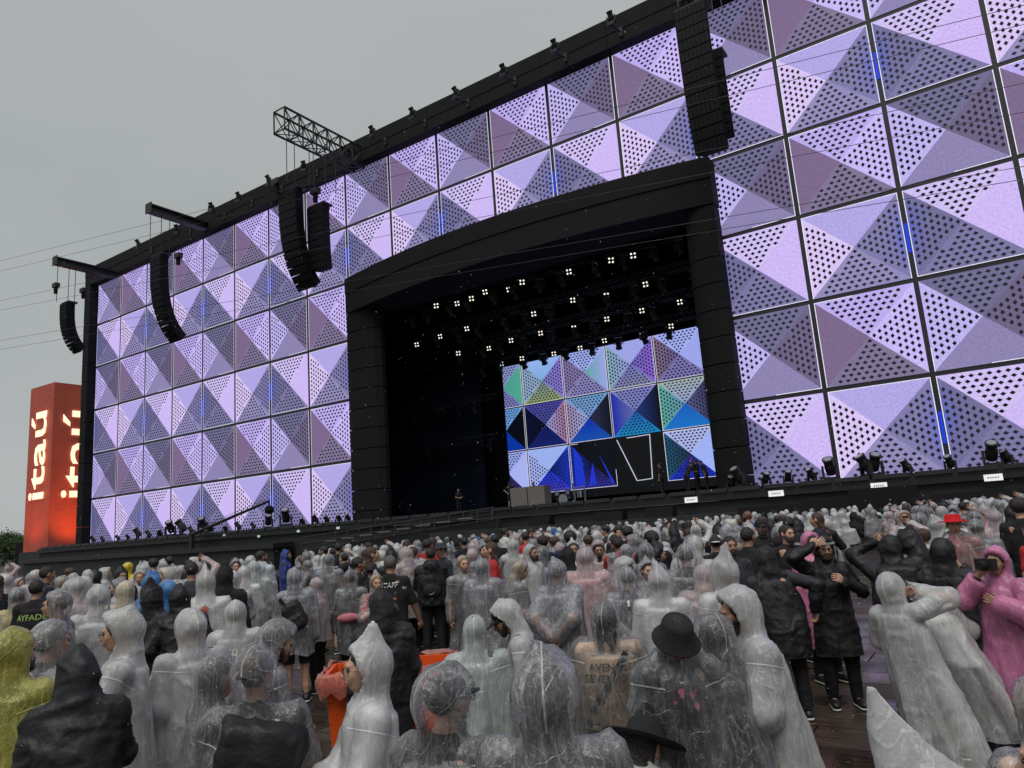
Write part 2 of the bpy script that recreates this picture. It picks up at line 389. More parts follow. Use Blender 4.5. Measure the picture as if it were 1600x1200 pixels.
# inner LED screen
SY = FY+13.0
tw, th = 4.02-0.1, 3.72-0.1
W_ = (205, 198, 245)
def q(name, f, e=('L', 'B', 'R'), **k):
 f = {s_: (tuple((v[0][0]*.78, v[0][1]*.86, min(255, v[0][2]*.97))), v[1], *[tuple((c_[0]*.75, c_[1]*.85, c_[2]*.97)) for c_ in v[2:]]) for s_, v in f.items()}
 return tile_mesh(name, tw, th, f, e, dot=(16, 18, 34), clip=(lambda p: (max(p[0], 2.05), p[1], p[2])) if name in ('i00', 'i10', 'i20') else None, **k)
DK = (10, 12, 22)
inner = [
 [q('i00', {'T': ((190,190,235),1), 'R': ((214,206,245),0), 'L': ((50,35,80),1), 'B': ((64,46,95),1)}),
  q('i01', {'T': ((196,204,245),0), 'L': ((200,200,240),1), 'R': ((30,60,190),1,(20,30,50)), 'B': ((70,60,190),1,(20,60,200))}),
  q('i02', {'T': (DK,0), 'L': ((20,50,170),1,DK), 'R': (DK,0), 'B': ((60,50,150),1,DK)}, ('L', 'B', ('T', 0, .2), ('R', 0, .35))),
  None,
  q('i04', {'T': ((215,205,235),1), 'R': ((200,205,250),0), 'L': ((30,90,110),1,(40,40,60)), 'B': ((25,50,190),1,(50,40,110))}, ('L', 'B', 'R', 'T'))],
 [q('i10', {'T': ((130,175,215),1), 'R': (DK,0), 'L': ((150,150,200),1), 'B': ((15,60,160),0)}),
  q('i11', {'T': ((90,80,160),1,(80,80,130)), 'L': ((14,18,50),0,DK), 'R': ((200,120,140),1,(190,185,220)), 'B': ((25,40,120),1,(20,30,90))}),
  q('i12', {'T': ((130,175,200),1,(160,170,210)), 'L': ((190,150,170),1,(200,195,225)), 'R': (DK,1,(60,60,90)), 'B': ((20,90,170),0,(15,40,170))}),
  q('i13', {'T': ((150,140,190),1), 'L': ((20,40,170),0,(130,125,165)), 'R': (DK,0,(40,60,120)), 'B': ((25,150,190),1,(40,90,170))}, ('T', 'L')),
  q('i14', {'T': ((200,195,170),1,(190,190,220)), 'L': ((110,190,150),1,(130,160,180)), 'R': ((60,50,80),1,(120,110,150)), 'B': ((30,130,200),0,(25,100,190))})],
 [q('i20', {'T': ((170,165,200),1), 'R': ((105,190,150),0,(90,180,140)), 'L': ((150,150,190),1), 'B': ((150,140,185),1)}),
  q('i21', {'T': ((190,205,245),0,(160,200,220)), 'L': ((175,190,200),1), 'R': ((170,130,210),1,(150,140,190)), 'B': ((170,175,100),1,(150,150,150))}),
  q('i22', {'T': ((195,195,240),1), 'R': ((195,190,235),0,(110,190,150)), 'L': ((160,130,165),1), 'B': ((165,145,185),1)}),
  q('i23', {'T': ((200,190,235),0), 'L': ((160,190,180),1,(190,180,220)), 'R': ((170,110,210),1,(130,115,180)), 'B': ((160,150,170),1,(140,125,190))}),
  q('i24', {'T': ((205,200,245),1), 'R': ((200,190,240),0), 'L': ((150,115,120),1,(125,100,150)), 'B': ((150,130,175),1)})]]
scr = empty('stage_screen', (-34.9, SY, SF), label='colourful LED screen at the back of the stage with blue, green and red shattered tiles', cat='LED screen')
MB().box(0.25, 4.02*5+2.3, 0.03, 0.4, 0.6, 3.72*3+1.3).build('backing', mat('inner_screen_black', (0.008, 0.009, 0.014), 0.5), scr)
for r in range(3):
    for c in range(5):
        off = -1.75
        me = inner[r][c]
        if me: inst('panel', me, scr, (c*4.02+off+0.05+1.75*(0), 0, r*3.72+1.25))
inst('panel', inner[2][1], scr, (5*4.02+off+0.05, 0, 2*3.72+1.25)); inst('panel', inner[1][2], scr, (5*4.02+off+0.05, 0, 3.72+1.25)); inst('panel', inner[0][1], scr, (5*4.02+off+0.05, 0, 1.25))
# leaning white outline of a broken tile
ol = MB()
fx = 3*4.02+off+0.1
for a, b4 in (((0.15, 3.5), (1.5, 0.25)), ((1.5, 0.25), (2.75, 0.3)), ((2.75, 0.3), (2.9, 3.6)), ((2.9, 3.6), (1.0, 3.55))):
    ol.tube((fx+a[0], -0.02, 1.25+a[1]), (fx+b4[0], -0.02, 1.25+b4[1]), 0.035, n=4)
ol.build('outline', mat('white_outline_light', (0.1, 0.1, 0.1), 0.5, emit=lin((180, 180, 200))), scr)
wd = MB()
fx = 2*4.02+off
for pts in (((.35, .2), (1.25, .2), (1.05, 2.4), (.4, 3.4)), ((1.5, .2), (2.2, .25), (2.0, 2.0)), ((3.75, .3), (3.5, .3), (2.6, 2.6)),):
    wd.add([(fx+p[0], -0.014, 1.25+p[1]) for p in pts], [tuple(range(len(pts)))])
wd.build('blue_shard', mat('blue_shard_light', (0, 0, 0.1), 0.5, emit=lin((25, 50, 190)), estr=0.8), scr)

# stage base: plinth, skirt, ledge
base = empty('apron', (-30, FY-4, 0), label='long black stage apron with skirt cloth, ledge and rails in front of the crowd', cat='stage apron')
seg_box('ledge', -80, 30, FY-3.6, FY-0.9, 2.35, 2.72, base, M_black2)
seg_box('skirt', -80, 30, FY-3.4, FY-1.0, 0.0, 2.33, base, M_cloth)
seg_box('lower_deck', -79, -42, FY-5.4, FY-3.62, 1.45, 1.78, base, M_black2)
seg_box('lower_skirt', -78.8, -42.2, FY-5.2, FY-3.63, 0.0, 1.43, base, M_cloth)
seg_box('front_apron', -27.4, 30, FY-6.2, FY-3.62, 0, 1.75, base, M_cloth)
seg_box('front_step', -22, 28, FY-7.3, FY-6.22, 0, 1.25, base, M_black2)
rail = MB()
for i in range(70):
    xx = -79+i*1.55
    rail.box(xx+30, xx+30+1.35, -0.02+0.3, 0.12+0.3, 2.72, 2.9)
rail.build('footlight_rail', mat('rail_metal', (0.05, 0.05, 0.055), 0.35, metal=0.6), base)
bars = MB()
for i in range(56):
    xx = -49+i*1.0
    bars.tube((xx, 0.32, 1.0), (xx, 0.32, 1.78), 0.03, n=5)
# ramp of trussed rails climbing to the stage
rp = empty('stage_ramp', (-33, FY-4.6, 0), label='black ramp of rails climbing towards the grey boxes on the stage', cat='ramp')
mb = MB()
for k, dz in enumerate((0, 0.42, 0.85)):
    mb.tube((-6.5, -0.5+0.1*k, 1.15+dz), (9.2, -0.2, 2.25+dz*0.75), 0.055, n=6)
for i in range(16):
    t_ = i/15; mb.tube((-6.5+15.7*t_, -0.45, 1.1+1.1*t_), (-6.5+15.7*t_, -0.3, 2.0+0.95*t_), 0.04, n=5)
mb.build('rail', M_black2, rp)
mb = MB()
for i in range(8):
    t_ = 0.15+i*0.1; mb.box(-6.5+15.7*t_, -6.5+15.7*t_+1.1, -0.56, -0.5, 1.5+1.05*t_, 1.56+1.05*t_)
mb.build('light_strip', mat('dull_metal_strip', (0.25, 0.25, 0.25), 0.3, metal=0.8), rp)
MB().add([(-6.5,0.1,0),(9.2,0.1,0),(9.2,0.1,2.3),(-6.5,0.1,1.2),(-6.5,0.5,0),(9.2,0.5,0),(9.2,0.5,2.3),(-6.5,0.5,1.2)], [(0,1,2,3),(5,4,7,6),(3,2,6,7),(0,3,7,4),(1,5,6,2)]).build('ramp_side', M_cloth, rp)

# ------------------------------------------------------------------ lamps
M_lens = mat('lamp_lens', (0.25, 0.27, 0.3), 0.08, spec=0.8)
def moving_light(label, group):
    r = empty('moving_light', label=label, cat='stage light', group=group)
    MB().box(-0.2, 0.2, -0.17, 0.17, 0, 0.16).build('base', M_black2, r)
    y = MB(); y.box(-0.24, -0.19, -0.06, 0.06, 0.16, 0.55).box(0.19, 0.24, -0.06, 0.06, 0.16, 0.55).box(-0.24, 0.24, -0.06, 0.06, 0.161, 0.2)
    y.build('yoke', M_black2, r)
    h = MB(); Mt = Matrix.Rotation(R(35), 3, 'X')
    h.lathe((0, 0, 0.5), [(0.10, -0.26), (0.15, -0.22), (0.16, 0.0), (0.14, 0.14), (0.17, 0.28), (0.165, 0.30)], 12, Mt)
    hh = h.build('lamp_head', M_black2, r, smooth=False)
    MB().lathe((0, 0, 0.5), [(0.12, 0.29), (0.12, 0.312)], 12, Mt).build('lens', M_lens, hh)
    return remember(r)
GL = 'stage lights on arms along the top of the frame'
ml = moving_light('x', GL)
first = [True]
def put_light(loc, rz, label, group, flip=False, sc=1.0):
    o = ml if first[0] else copy_tree(ml); first[0] = False
    o.location = loc; o.rotation_euler = (math.pi if flip else 0, 0, rz); o.scale = (sc, sc, sc); tag(o, label, 'stage light', group); return o
tops = [(216,383),(276,360),(330,326),(373,310),(420,284),(475,262),(582,208),(645,180),(713,148),(787,113),(867,75),(955,32)]
lm = ['nearest the left speaker arm', 'second from the left end of the frame', 'between the two left hoists', 'third left of the big truss', 'second left of the big truss', 'just left below the big truss',
      'first one right of the big truss', 'second one right of the big truss', 'third one right of the big truss', 'fourth one right of the big truss', 'next to last before the right speakers', 'nearest the right speaker arrays']
for (px, py), w_ in zip(tops, lm):
    P = onY(px, py, FR-1.35)
    z_ = 31.35
    a = empty('light_arm', (P[0], FR, 30.7), label='thin black arm holding the stage light ' + w_, cat='bracket', group='arms along the top of the frame')
    MB().tube((0, 0, 0), (0, -1.35, P[2]-30.7-0.38), 0.045, n=6).build('bar', M_black2, a)
    MB().box(-0.12, 0.12, -0.05, -0.003, -0.3, 0.3).build('bracket_plate', M_black2, a)
    put_light((P[0], FR-1.35, P[2]-0.35), random.uniform(-0.4, 0.4), 'black stage light on the frame edge, ' + w_, GL, sc=1.15)
GF = 'stage lights standing on the stage base'
def base_light(px, big, lab):
    P = onY(px, 700, FY-2.2)
    o = put_light((P[0], FY-2.2, 2.721), random.uniform(-1, 1), lab, GF, sc=big); o.location = (P[0], FY-2.2, 2.721)
def landmark(px):
    for lim, s in ((200, 'the far left end of the LED wall'), (290, 'the second hanging speaker column'), (380, 'the foot of the camera crane'), (440, 'the ball of the camera crane'), (500, 'the third speaker arrays'), (560, 'the left stage column'),
                   (1230, 'the right stage column'), (1330, 'the first white sign right of the opening'), (1450, 'the second tile column right of the opening'), (1560, 'the right white sign'), (1700, 'the right picture edge')):
        if px < lim: return s
cnt = {}
for px in [150, 165, 188, 203, 218, 235, 252, 268, 285, 300, 318, 330, 352, 372, 395, 418, 445, 470, 490, 508, 526, 540, 1135, 1148, 1190, 1225, 1262, 1292, 1348, 1362, 1412, 1480, 1548, 1572]:
    big = random.choice([0.9, 1.1, 1.5, 1.9]) if px < 560 else random.choice([1.0, 1.5])
    lmk = landmark(px); cnt[lmk] = cnt.get(lmk, 0)+1
    od = ['first', 'second', 'third', 'fourth', 'fifth', 'sixth'][cnt[lmk]-1]
    base_light(px, big, '%s black stage light on the ledge by %s' % (od, lmk))
sg = [(1212, 771), (1079, 781), (1552, 746), (1373, 759)]
for i, (px, py) in enumerate(sg):
    P = onY(px, py, FY-3.7); w = 0.32 if i else 0.34
    s_ = empty('paper_sign', (P[0], FY-3.62, P[2]), label='small lit white sign on the stage base ' + ['right of the stage column', 'under the crew at the stage edge', 'near the right picture edge', 'between two other signs'][i], cat='sign', group='small white signs')
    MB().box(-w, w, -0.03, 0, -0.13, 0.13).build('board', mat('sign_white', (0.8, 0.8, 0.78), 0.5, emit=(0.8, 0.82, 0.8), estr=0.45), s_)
    t_ = MB()
    for k in range(5): t_.box(-0.2+k*0.085, -0.2+k*0.085+0.05, -0.036, -0.031, -0.03, 0.03)
    t_.build('print', mat('sign_print', (0.3, 0.3, 0.3), 0.6), s_)
for i, (px, py) in enumerate([(349, 836), (465, 830), (403, 838), (527, 825)]):
    P = onY(px, py, FY-3.7)
    s_ = MB().box(-0.14, 0.14, -0.03, 0, -0.08, 0.08).build('paper_sign', mat('sign_green', (0.5, 0.62, 0.55), 0.5, emit=(0.35, 0.5, 0.42), estr=0.4), loc=(P[0], FY-3.62, P[2]))
    tag(s_, 'tiny pale green tag on the left stage base, ' + ['leftmost of four', 'second from right of four', 'second from left of four', 'rightmost of four'][i], 'sign', 'tiny pale tags')
# monitor wedges and boxes on the apron
for i, (px, yy, w, h) in enumerate([(845, FY-5, 0.6, 0.5), (952, FY-5, 0.8, 0.45), (1032, FY-5, 0.7, 0.5), (1202, FY-6.8, 1.3, 0.7), (1298, FY-6.8, 1.1, 0.8), (1384, FY-6.8, 1.2, 1.1), (1420, FY-6.8, 1.3, 0.6), (1532, FY-6.8, 1.4, 0.7), (1590, FY-6.8, 1.4, 0.6)]):
    P = onY(px, 800, yy); z = 1.75 if yy > FY-6 else 1.25
    b_ = MB(); b_.add([(-w,-.35,0),(w,-.35,0),(w,.35,0),(-w,.35,0),(-w,-.1,h),(w,-.1,h),(w,.35,h),(-w,.35,h)], [(0,3,2,1),(4,5,6,7),(0,1,5,4),(1,2,6,5),(2,3,7,6),(3,0,4,7)])
    o = b_.build('speaker_wedge', M_cab, loc=(P[0], yy, z))
    tag(o, 'low black speaker box on the stage front, ' + ['leftmost, by the grey boxes', 'below the drum kit', 'below the standing roadie', 'below the right stage column', 'below the first tile right of the opening', 'tall one below the second tile column', 'wide one beside the tall one', 'below the right white sign', 'at the right picture edge'][i], 'speaker', 'speaker boxes on the stage front')

# hanging line arrays
def array(X, Ytop, ztop, zbot, curve, nbox, w, label, back=1.0):
    a = empty('line_array', (X, Ytop, ztop), label=label, cat='speaker array', group='hanging speaker arrays')
    L = ztop-zbot; hb = L/nbox*1.02
    fr_ = MB(); fr_.box(-w*0.5, w*0.5, -0.3, 0.6, 0.02, 0.16); fr_.build('rigging_frame', M_black2, a)
    y = 0; z = 0; ang = 0
    bmesh_ = MB(); bmesh_.add([(-w/2,-.42,-hb/2+.006),(w/2,-.42,-hb/2+.006),(w*.36,.45,-hb/2+.02),(-w*.36,.45,-hb/2+.02),(-w/2,-.42,hb/2-.006),(w/2,-.42,hb/2-.006),(w*.36,.45,hb/2-.02),(-w*.36,.45,hb/2-.02)],
               [(0,3,2,1),(4,5,6,7),(0,1,5,4),(1,2,6,5),(2,3,7,6),(3,0,4,7)]); bmesh = bmesh_.mesh('speaker_box', M_cab)
    gm2 = MB()
    for i in range(7):
        xx = -w/2+0.06+i*(w-0.12)/7; gm2.box(xx, xx+(w-0.12)/7-0.03, -0.445, -0.421, -hb/2+.05, hb/2-.02)
    gm2 = gm2.mesh('grille', M_grille)
    for i in range(nbox):
        t_ = (i+0.5)/nbox
        ang = curve*t_**2.2
        z -= hb*math.cos(ang)*0.5; y += hb*math.sin(ang)*0.5
        o = inst('speaker_box', bmesh, a, (0, y, z), (ang, 0, 0)); inst('grille', gm2, o)
        z -= hb*math.cos(ang)*0.5; y += hb*math.sin(ang)*0.5
    return a
def cables(X, Y, z0_, z1_, offs, parent_label, r=0.03):
    for i, (dx, dy) in enumerate(offs):
        o = MB().tube((0, 0, 0), (0, 0, z1_-z0_), r, n=5).build('hoist_cable', M_black2, loc=(X+dx, Y+dy, z0_))
        tag(o, 'thin black hoist cable above %s, %s' % (parent_label, ['foremost', 'second from the front', 'third from the front', 'fourth from the front', 'fifth from the front', 'rearmost'][i if i < len(offs)-1 else 5]), 'cable', 'hoist cables above ' + parent_label)
def hoist(X, Y, Z, label):
    h = empty('chain_hoist', (X, Y, Z), label=label, cat='hoist', group='chain hoists')
    MB().box(-0.35, 0.35, -0.22, 0.22, 0, 0.42).build('motor', M_black2, h)
    MB().tube((0, 0, -0.6), (0, 0, 0), 0.17, 0.2, 8).build('chain_bag', M_cab, h)
def beam(X, Y0_, Y1_, z, w, h, label):
    b_ = empty('rigging_beam', (X, Y1_, z), label=label, cat='beam', group='rigging beams')
    MB().box(-w/2, w/2, Y0_-Y1_, 0, -h/2, -h/2+0.12).box(-w/2, w/2, Y0_-Y1_, 0, h/2-0.12, h/2).box(-0.06, 0.06, Y0_-Y1_, 0, -h/2+0.121, h/2-0.121).build('girder', M_black2, b_)
    MB().box(-w/2-.1, w/2+.1, Y0_-Y1_-0.06, Y0_-Y1_, -h/2-.05, h/2+.1).build('end_plate', M_black2, b_)
beam(-72.3, 31.9, FR, 29.85, 0.7, 0.75, 'short black beam sticking out at the left end of the frame')
beam(-56.7, 32.2, FR, 30.5, 0.7, 0.75, 'black beam above the second speaker column from the left')
array(-72.3, 33.2, 25.8, 21.1, 0.95, 14, 1.35, 'curved speaker array hanging against the sky left of the LED wall')
cables(-72.3, 33.2, 25.9, 29.5, [(-0.3, -0.9), (0, 0.0), (0.0, 0.6), (0.2, 1.6)], 'the leftmost speaker array')
hoist(-72.6, 32.2, 27.3, 'black chain hoist at the front of the leftmost speaker array')
hoist(-72.1, 34.5, 27.2, 'black chain hoist behind the leftmost speaker array')
array(-56.6, 33.2, 26.4, 19.1, 0.85, 15, 1.55, 'long curved speaker array in front of the left LED tiles')
cables(-56.8, 33.2, 26.5, 30.1, [(-0.3, -0.6), (0, 0.2), (0.1, 0.9), (0.2, 2.0)], 'the second speaker array')
hoist(-56.8, 35.0, 26.8, 'black chain hoist behind the second speaker array')
# box truss
TY0 = 30.4
Pt = onY(433, 173, TY0); Pb = onY(427, 212, TY0)
tx0, tx1, tz0, tz1 = Pt[0]-0.35, Pt[0]+0.75, Pb[2]+0.1, Pt[2]
tr = empty('box_truss', (tx0, TY0, tz0), label='black lattice truss sticking out of the frame above the third speaker arrays', cat='truss')
mb = MB(); L_ = FR-TY0+0.4; hh_ = tz1-tz0; ww = tx1-tx0
for a in (0, ww):
    for z in (0, hh_): mb.tube((a, 0, z), (a, L_, z), 0.085, n=6)
mb.build('chord', M_black2, tr)
mb = MB(); nb = 6
for i in range(nb+1):
    y_ = L_*i/nb
    for a in (0, ww): mb.tube((a, y_, 0), (a, y_, hh_), 0.06, n=5)
    mb.tube((0, y_, 0), (ww, y_, 0), 0.05, n=5); mb.tube((0, y_, hh_), (ww, y_, hh_), 0.05, n=5)
    if i < nb:
        y2 = L_*(i+1)/nb
        for a in (0, ww): mb.tube((a, y_, 0), (a, y2, hh_), 0.04, n=5); mb.tube((a, y_, hh_), (a, y2, 0), 0.04, n=5)
        mb.tube((0, y_, 0), (ww, y2, 0), 0.035, n=5); mb.tube((ww, y_, hh_), (0, y2, hh_), 0.035, n=5)
mb.build('lattice', M_black2, tr)
array(-38.95, 32.6, 26.4, 19.4, 0.75, 13, 1.85, 'big curved speaker array hanging below the lattice truss')
array(-37.6, 33.9, 25.2, 20.6, 0.12, 9, 1.6, 'straight speaker array just right of the big curved array')
cables((tx0+tx1)/2, 32.6, 26.4, tz0+0.05, [(-0.5, -1.2), (-0.4, -0.6), (0.1, 0.3), (0.3, 0.5), (0.5, 1.4), (0.5, 2.4)], 'the third speaker arrays')
hoist(-39.7, 31.9, 26.9, 'black chain hoist on top of the big curved speaker array')
hoist(-37.6, 33.6, 26.1, 'black chain hoist on top of the straight speaker array')
array(-9.15, 33.0, 26.6, 19.2, 0.25, 13, 1.65, 'tall speaker array in the top right above the stage opening')
array(-8.95, 34.7, 24.8, 20.4, 0.10, 9, 1.3, 'slim speaker array behind the tall one in the top right')
beam(-9.2, 31.5, FR, 32.6, 0.9, 0.9, 'black beam above the right speaker arrays')
cables(-9.4, 33.2, 26.8, 32.2, [(-0.3, -0.6), (0.3, 0.4), (0.9, 1.2), (1.3, 1.5)], 'the right speaker arrays')
hoist(-9.4, 33.0, 27.2, 'black chain hoist on the tall speaker array in the top right')

# overhead wires
wires = [((0, 408), (1600, 8)), ((0, 424), (1600, 38)), ((0, 470), (1600, 130)), ((0, 485), (1600, 175)), ((0, 532), (1600, 260)), ((0, 546), (1600, 280))]
wl2 = ['topmost', 'second from the top', 'third from the top', 'fourth from the top', 'second from the bottom', 'lowest']
for (a, b5), w_ in zip(wires, wl2):
    A, B = onY(*a, 30.5), onY(*b5, 30.5); D = B-A; A2, B2 = A-D*0.25, B+D*0.25
    o = MB().tube((0, 0, 0), B2-A2, 0.014, n=5).build('steel_wire', M_black2, loc=tuple(A2))
    tag(o, 'thin dark wire across the sky and LED wall, %s of six' % w_, 'wire', 'wires across the stage front')

# camera crane at the left
A, B = onY(300, 835, FY-4.3), onY(420, 783, FY-4.3)
jc = empty('camera_crane', tuple(A), label='black camera crane arm with a ball shaped head in front of the left LED wall', cat='camera crane')
D = B-A; mb = MB()
mb.tube((0, 0, 0), D, 0.14, 0.09, 6); mb.tube((0, 0, 0.3), D*0.96+np.array([0, 0, 0.2]), 0.02, n=4)
mb.build('arm', M_black2, jc)
mb = MB(); mb.lathe((D[0]+0.05, D[1], D[2]-0.62), [(0.02, -.32), (0.25, -.22), (0.34, 0), (0.25, .22), (0.05, .32)], 12); mb.tube((D[0]+.05, D[1], D[2]-.3), D, 0.06, n=6)
mb.build('camera_head', M_cab, jc)
MB().box(-0.13, 0.13, -0.13, 0.13, 0.0-A[2], -0.05).build('pedestal', M_black2, jc)

# ------------------------------------------------------------------ inside the stage: trusses with lamps
M_bl = mat('lit_blinder', (0.3, 0.3, 0.3), 0.4, emit=(1.0, 0.92, 0.80), estr=1.1)
def blinder():
    r = empty('blinder_lamp', cat='stage lamp', label='x')
    MB().box(-0.34, 0.34, 0.0, 0.14, -0.34, 0.34).build('housing', M_black2, r)
    for sx in (-1, 1):
        for sz in (-1, 1): MB().lathe((sx*0.17, -0.012, sz*0.17), [(0.035, 0.02), (0.085, 0.01), (0.09, 0.0)], 10, Matrix.Rotation(R(90), 3, 'X')).build('bulb', M_bl, r)
    return remember(r)
bl = blinder(); fb = [True]
def C5(x, y): return (540+x/5, 420+y/5)
rows = [
 (FY+2.5, [C5(737,298), C5(858,267), C5(982,232), C5(1114,190), C5(1245,150), C5(1381,106), C5(1523,70), (889.5,425), (925,416), (958.6,409), (993,401.6)], 'in the front row of lit lamps'),
 (FY+5.5, [C5(524,585), C5(743,530), C5(971,475), C5(1215,415), C5(1469,352), (890,467), (946,461), (1008,444)], 'in the second row of lit lamps'),
 (FY+8.5, [C5(880,660), C5(1091,614), C5(1309,565), C5(1545,510), (896,512), (949,499), (1004,486), (1064,473)], 'in the third row of lit lamps'),
 (FY+11.5, [C5(1193,738), (819,561), (861,551.5), (904,543), (948.6,533.7), (999.7,522.6), (1051.5,511)], 'in the row above the screen')]
rows[0][1][6:7] = [C5(1523,70)]
import itertools
tn = ['front', 'second', 'third', 'rear']
for ri, (Y, pts, lab) in enumerate(rows):
    if ri == 0: pts = [p for k_, p in enumerate(pts) if k_ not in (6,)] + []
    pts = sorted(pts); Q = [onY(*p, Y) for p in pts]
    zt = float(np.mean([q_[2] for q_ in Q]))
    for k_, q_ in enumerate(Q):
        o = bl if fb[0] else copy_tree(bl); fb[0] = False
        o.location = (q_[0], Y+random.uniform(-.5, .5), q_[2]); o.rotation_euler = (R(18+random.uniform(-9, 9)), 0, R(20+random.uniform(-14, 14))); o.scale = (0.66, 0.66, 0.66)
        pos = 'leftmost' if k_ == 0 else 'rightmost' if k_ == len(Q)-1 else ['', 'second', 'third', 'fourth', 'fifth', 'sixth', 'seventh', 'eighth', 'ninth', 'tenth'][k_] + ' from the left'
        tag(o, 'four-bulb lamp glowing warm white, %s %s' % (pos, lab), 'stage lamp', 'lit four-bulb lamps over the stage')
    T = empty('lighting_truss', (-37, Y+0.3, zt+0.5), label='black %s lighting truss across the stage opening' % tn[ri], cat='truss', group='trusses over the stage')
    mb = MB(); Lx = 27
    for a in (0, 0.5):
        for z in (0, 0.5): mb.tube((0, a, z), (Lx, a, z), 0.03, n=4)
    for i in range(45):
        mb.tube((i*0.6, 0, 0), (i*0.6+0.6, 0, 0.5), 0.018, n=4); mb.tube((i*0.6, 0.5, 0.5), (i*0.6+0.6, 0.5, 0), 0.018, n=4)
    mb.build('lattice', mat('truss_grey', (0.10, 0.10, 0.11), 0.4, metal=0.3), T)
    GT = 'dark stage lights hanging from the trusses'
    nl = 11 if ri else 12
    for i in range(nl):
        xx = -36+i*24/nl+random.uniform(-0.3, 0.3)
        if ri == 3 and xx > -35.5: pass
        o = put_light((xx, Y+0.3, zt+0.45), random.uniform(-0.6, 0.6), 'unlit stage light hanging from the %s truss, %s' % (tn[ri], ['at its left end', 'second from its left end', 'third from its left end', 'fourth from its left end', 'fifth from its left end', 'left of its middle', 'right of its middle', 'fifth from its right end', 'fourth from its right end', 'third from its right end', 'second from its right end', 'at its right end'][i]), GT, flip=True, sc=1.5)
for k_, (z, x0_, n_) in enumerate(((12.4, -47.5, 7), (9.0, -47.8, 8))):
    T = empty('lighting_truss', (x0_, FY+11.5, z), label='black truss over the %s row of lights at the left wing of the stage' % ('upper', 'lower')[k_], cat='truss', group='trusses over the stage')
    mb = MB()
    for a in (0, 0.4): mb.tube((0, a, 0), (13, a, 0), 0.03, n=4); mb.tube((0, a, 0.4), (13, a, 0.4), 0.03, n=4)
    for i in range(22): mb.tube((i*.6, 0, 0), (i*.6+.6, 0, .4), 0.018, n=4)
    mb.build('lattice', MATS['truss_grey'], T)
    for i in range(n_):
        put_light((x0_+0.5+i*1.7, FY+11.4, z-0.02), random.uniform(-0.6, 0.6), 'grey stage light at the left wing, %s row, %s' % (('upper', 'lower')[k_], ['leftmost', 'second from left', 'third from left', 'fourth from left', 'fourth from right', 'third from right', 'second from right', 'rightmost'][i]), 'stage lights at the left wing', flip=True, sc=1.3)

# things on the stage
P = onY(816, 780, FY+1.2)
for i in range(2):
    o = MB().box(-0.62, 0.62, -0.4, 0.4, 0, 1.25).build('grey_case', mat('grey_case', (0.16, 0.15, 0.14), 0.6, noise=0.15), loc=(P[0]+i*1.32, FY+1.2, SF))
    tag(o, 'plain grey upright case on the stage, %s one of the pair' % ('left', 'right')[i], 'case', 'grey cases on the stage')
P = onY(882, 775, FY+6)
dk = empty('drum_kit', (P[0], FY+6, SF), label='chrome and red drum kit on the stage in front of the screen', cat='drum kit')
M_ch = mat('chrome_dull', (0.35, 0.35, 0.36), 0.25, metal=1.0); M_rd = mat('drum_red', (0.35, 0.02, 0.02), 0.3)
for i, (dx, dy, dz, r, h, m_) in enumerate(((-0.9, 0, 0.6, 0.22, 0.3, M_rd), (-0.35, -0.1, 0.7, 0.2, 0.28, M_ch), (0.25, -0.1, 0.72, 0.2, 0.28, M_ch), (0.9, 0, 0.45, 0.27, 0.45, M_ch))):
    MB().lathe((dx*1.4, dy, dz), [(r, 0), (r, h)], 16).build('drum', m_, dk)
MB().lathe((0, 0, 0.4), [(0.36, -0.25), (0.36, 0.25)], 20, Matrix.Rotation(R(90), 3, 'X')).build('bass_drum', M_ch, dk)
for dx, z in ((-1.5, 1.25), (-0.7, 1.45), (0.7, 1.4), (1.5, 1.3)):
    c_ = MB().lathe((dx, 0.1, z), [(0.02, 0.03), (0.3, 0), (0.3, -0.008)], 16).build('cymbal', mat('brass', (0.5, 0.38, 0.15), 0.3, metal=1.0), dk)
    MB().tube((dx, 0.1, 0), (dx, 0.1, z-0.01), 0.02, n=5).build('stand', M_ch, dk)
mb = MB()
for dx in (-1.9, -1.1, 1.1, 1.9): mb.tube((dx, -0.5, 0), (dx, -0.5, 1.1), 0.03, n=5)
mb.tube((-1.9, -0.5, 1.1), (1.9, -0.5, 1.1), 0.03, n=5); mb.build('rack', M_ch, dk)

# ------------------------------------------------------------------ orange tower with glowing letters
d0 = ray(80, 720); d0 = d0/np.linalg.norm(d0[:2]); fwd = np.array([d0[0], d0[1]]); rt = np.array([fwd[1], -fwd[0]])
T0 = CAM[:2] + fwd*102.0
ang = R(26); e1 = rt*math.cos(ang)+fwd*math.sin(ang); e2 = -rt*math.sin(ang)+fwd*math.cos(ang)
z_top = 21.9
zt_ = None
for zz in np.arange(15, 35, 0.05):
    if proj((T0[0], T0[1], zz))[1] < 597: z_top = zz; break
rz = math.atan2(e1[1], e1[0])
tw_ = empty('orange_tower', (T0[0], T0[1], 0), rz, label='tall orange-red box tower with glowing vertical letters left of the stage', cat='advertising tower')
M_or = mat('orange_red_panel', (0.46, 0.08, 0.045), 0.6, noise=0.12, nscale=0.6)
sd_ = 5.6
MB().box(0, sd_, 0, sd_, 2.6, z_top).build('tower_body', M_or, tw_)
MB().box(-0.3, sd_+0.3, -0.3, sd_+0.3, 0, 2.6).build('plinth', M_black2, tw_)
M_let = mat('glowing_cream_letters', (0.8, 0.7, 0.5), 0.5, emit=lin((255, 232, 195)), estr=0.78)
M_lside = mat('letter_sides', (0.3, 0.2, 0.15), 0.5)
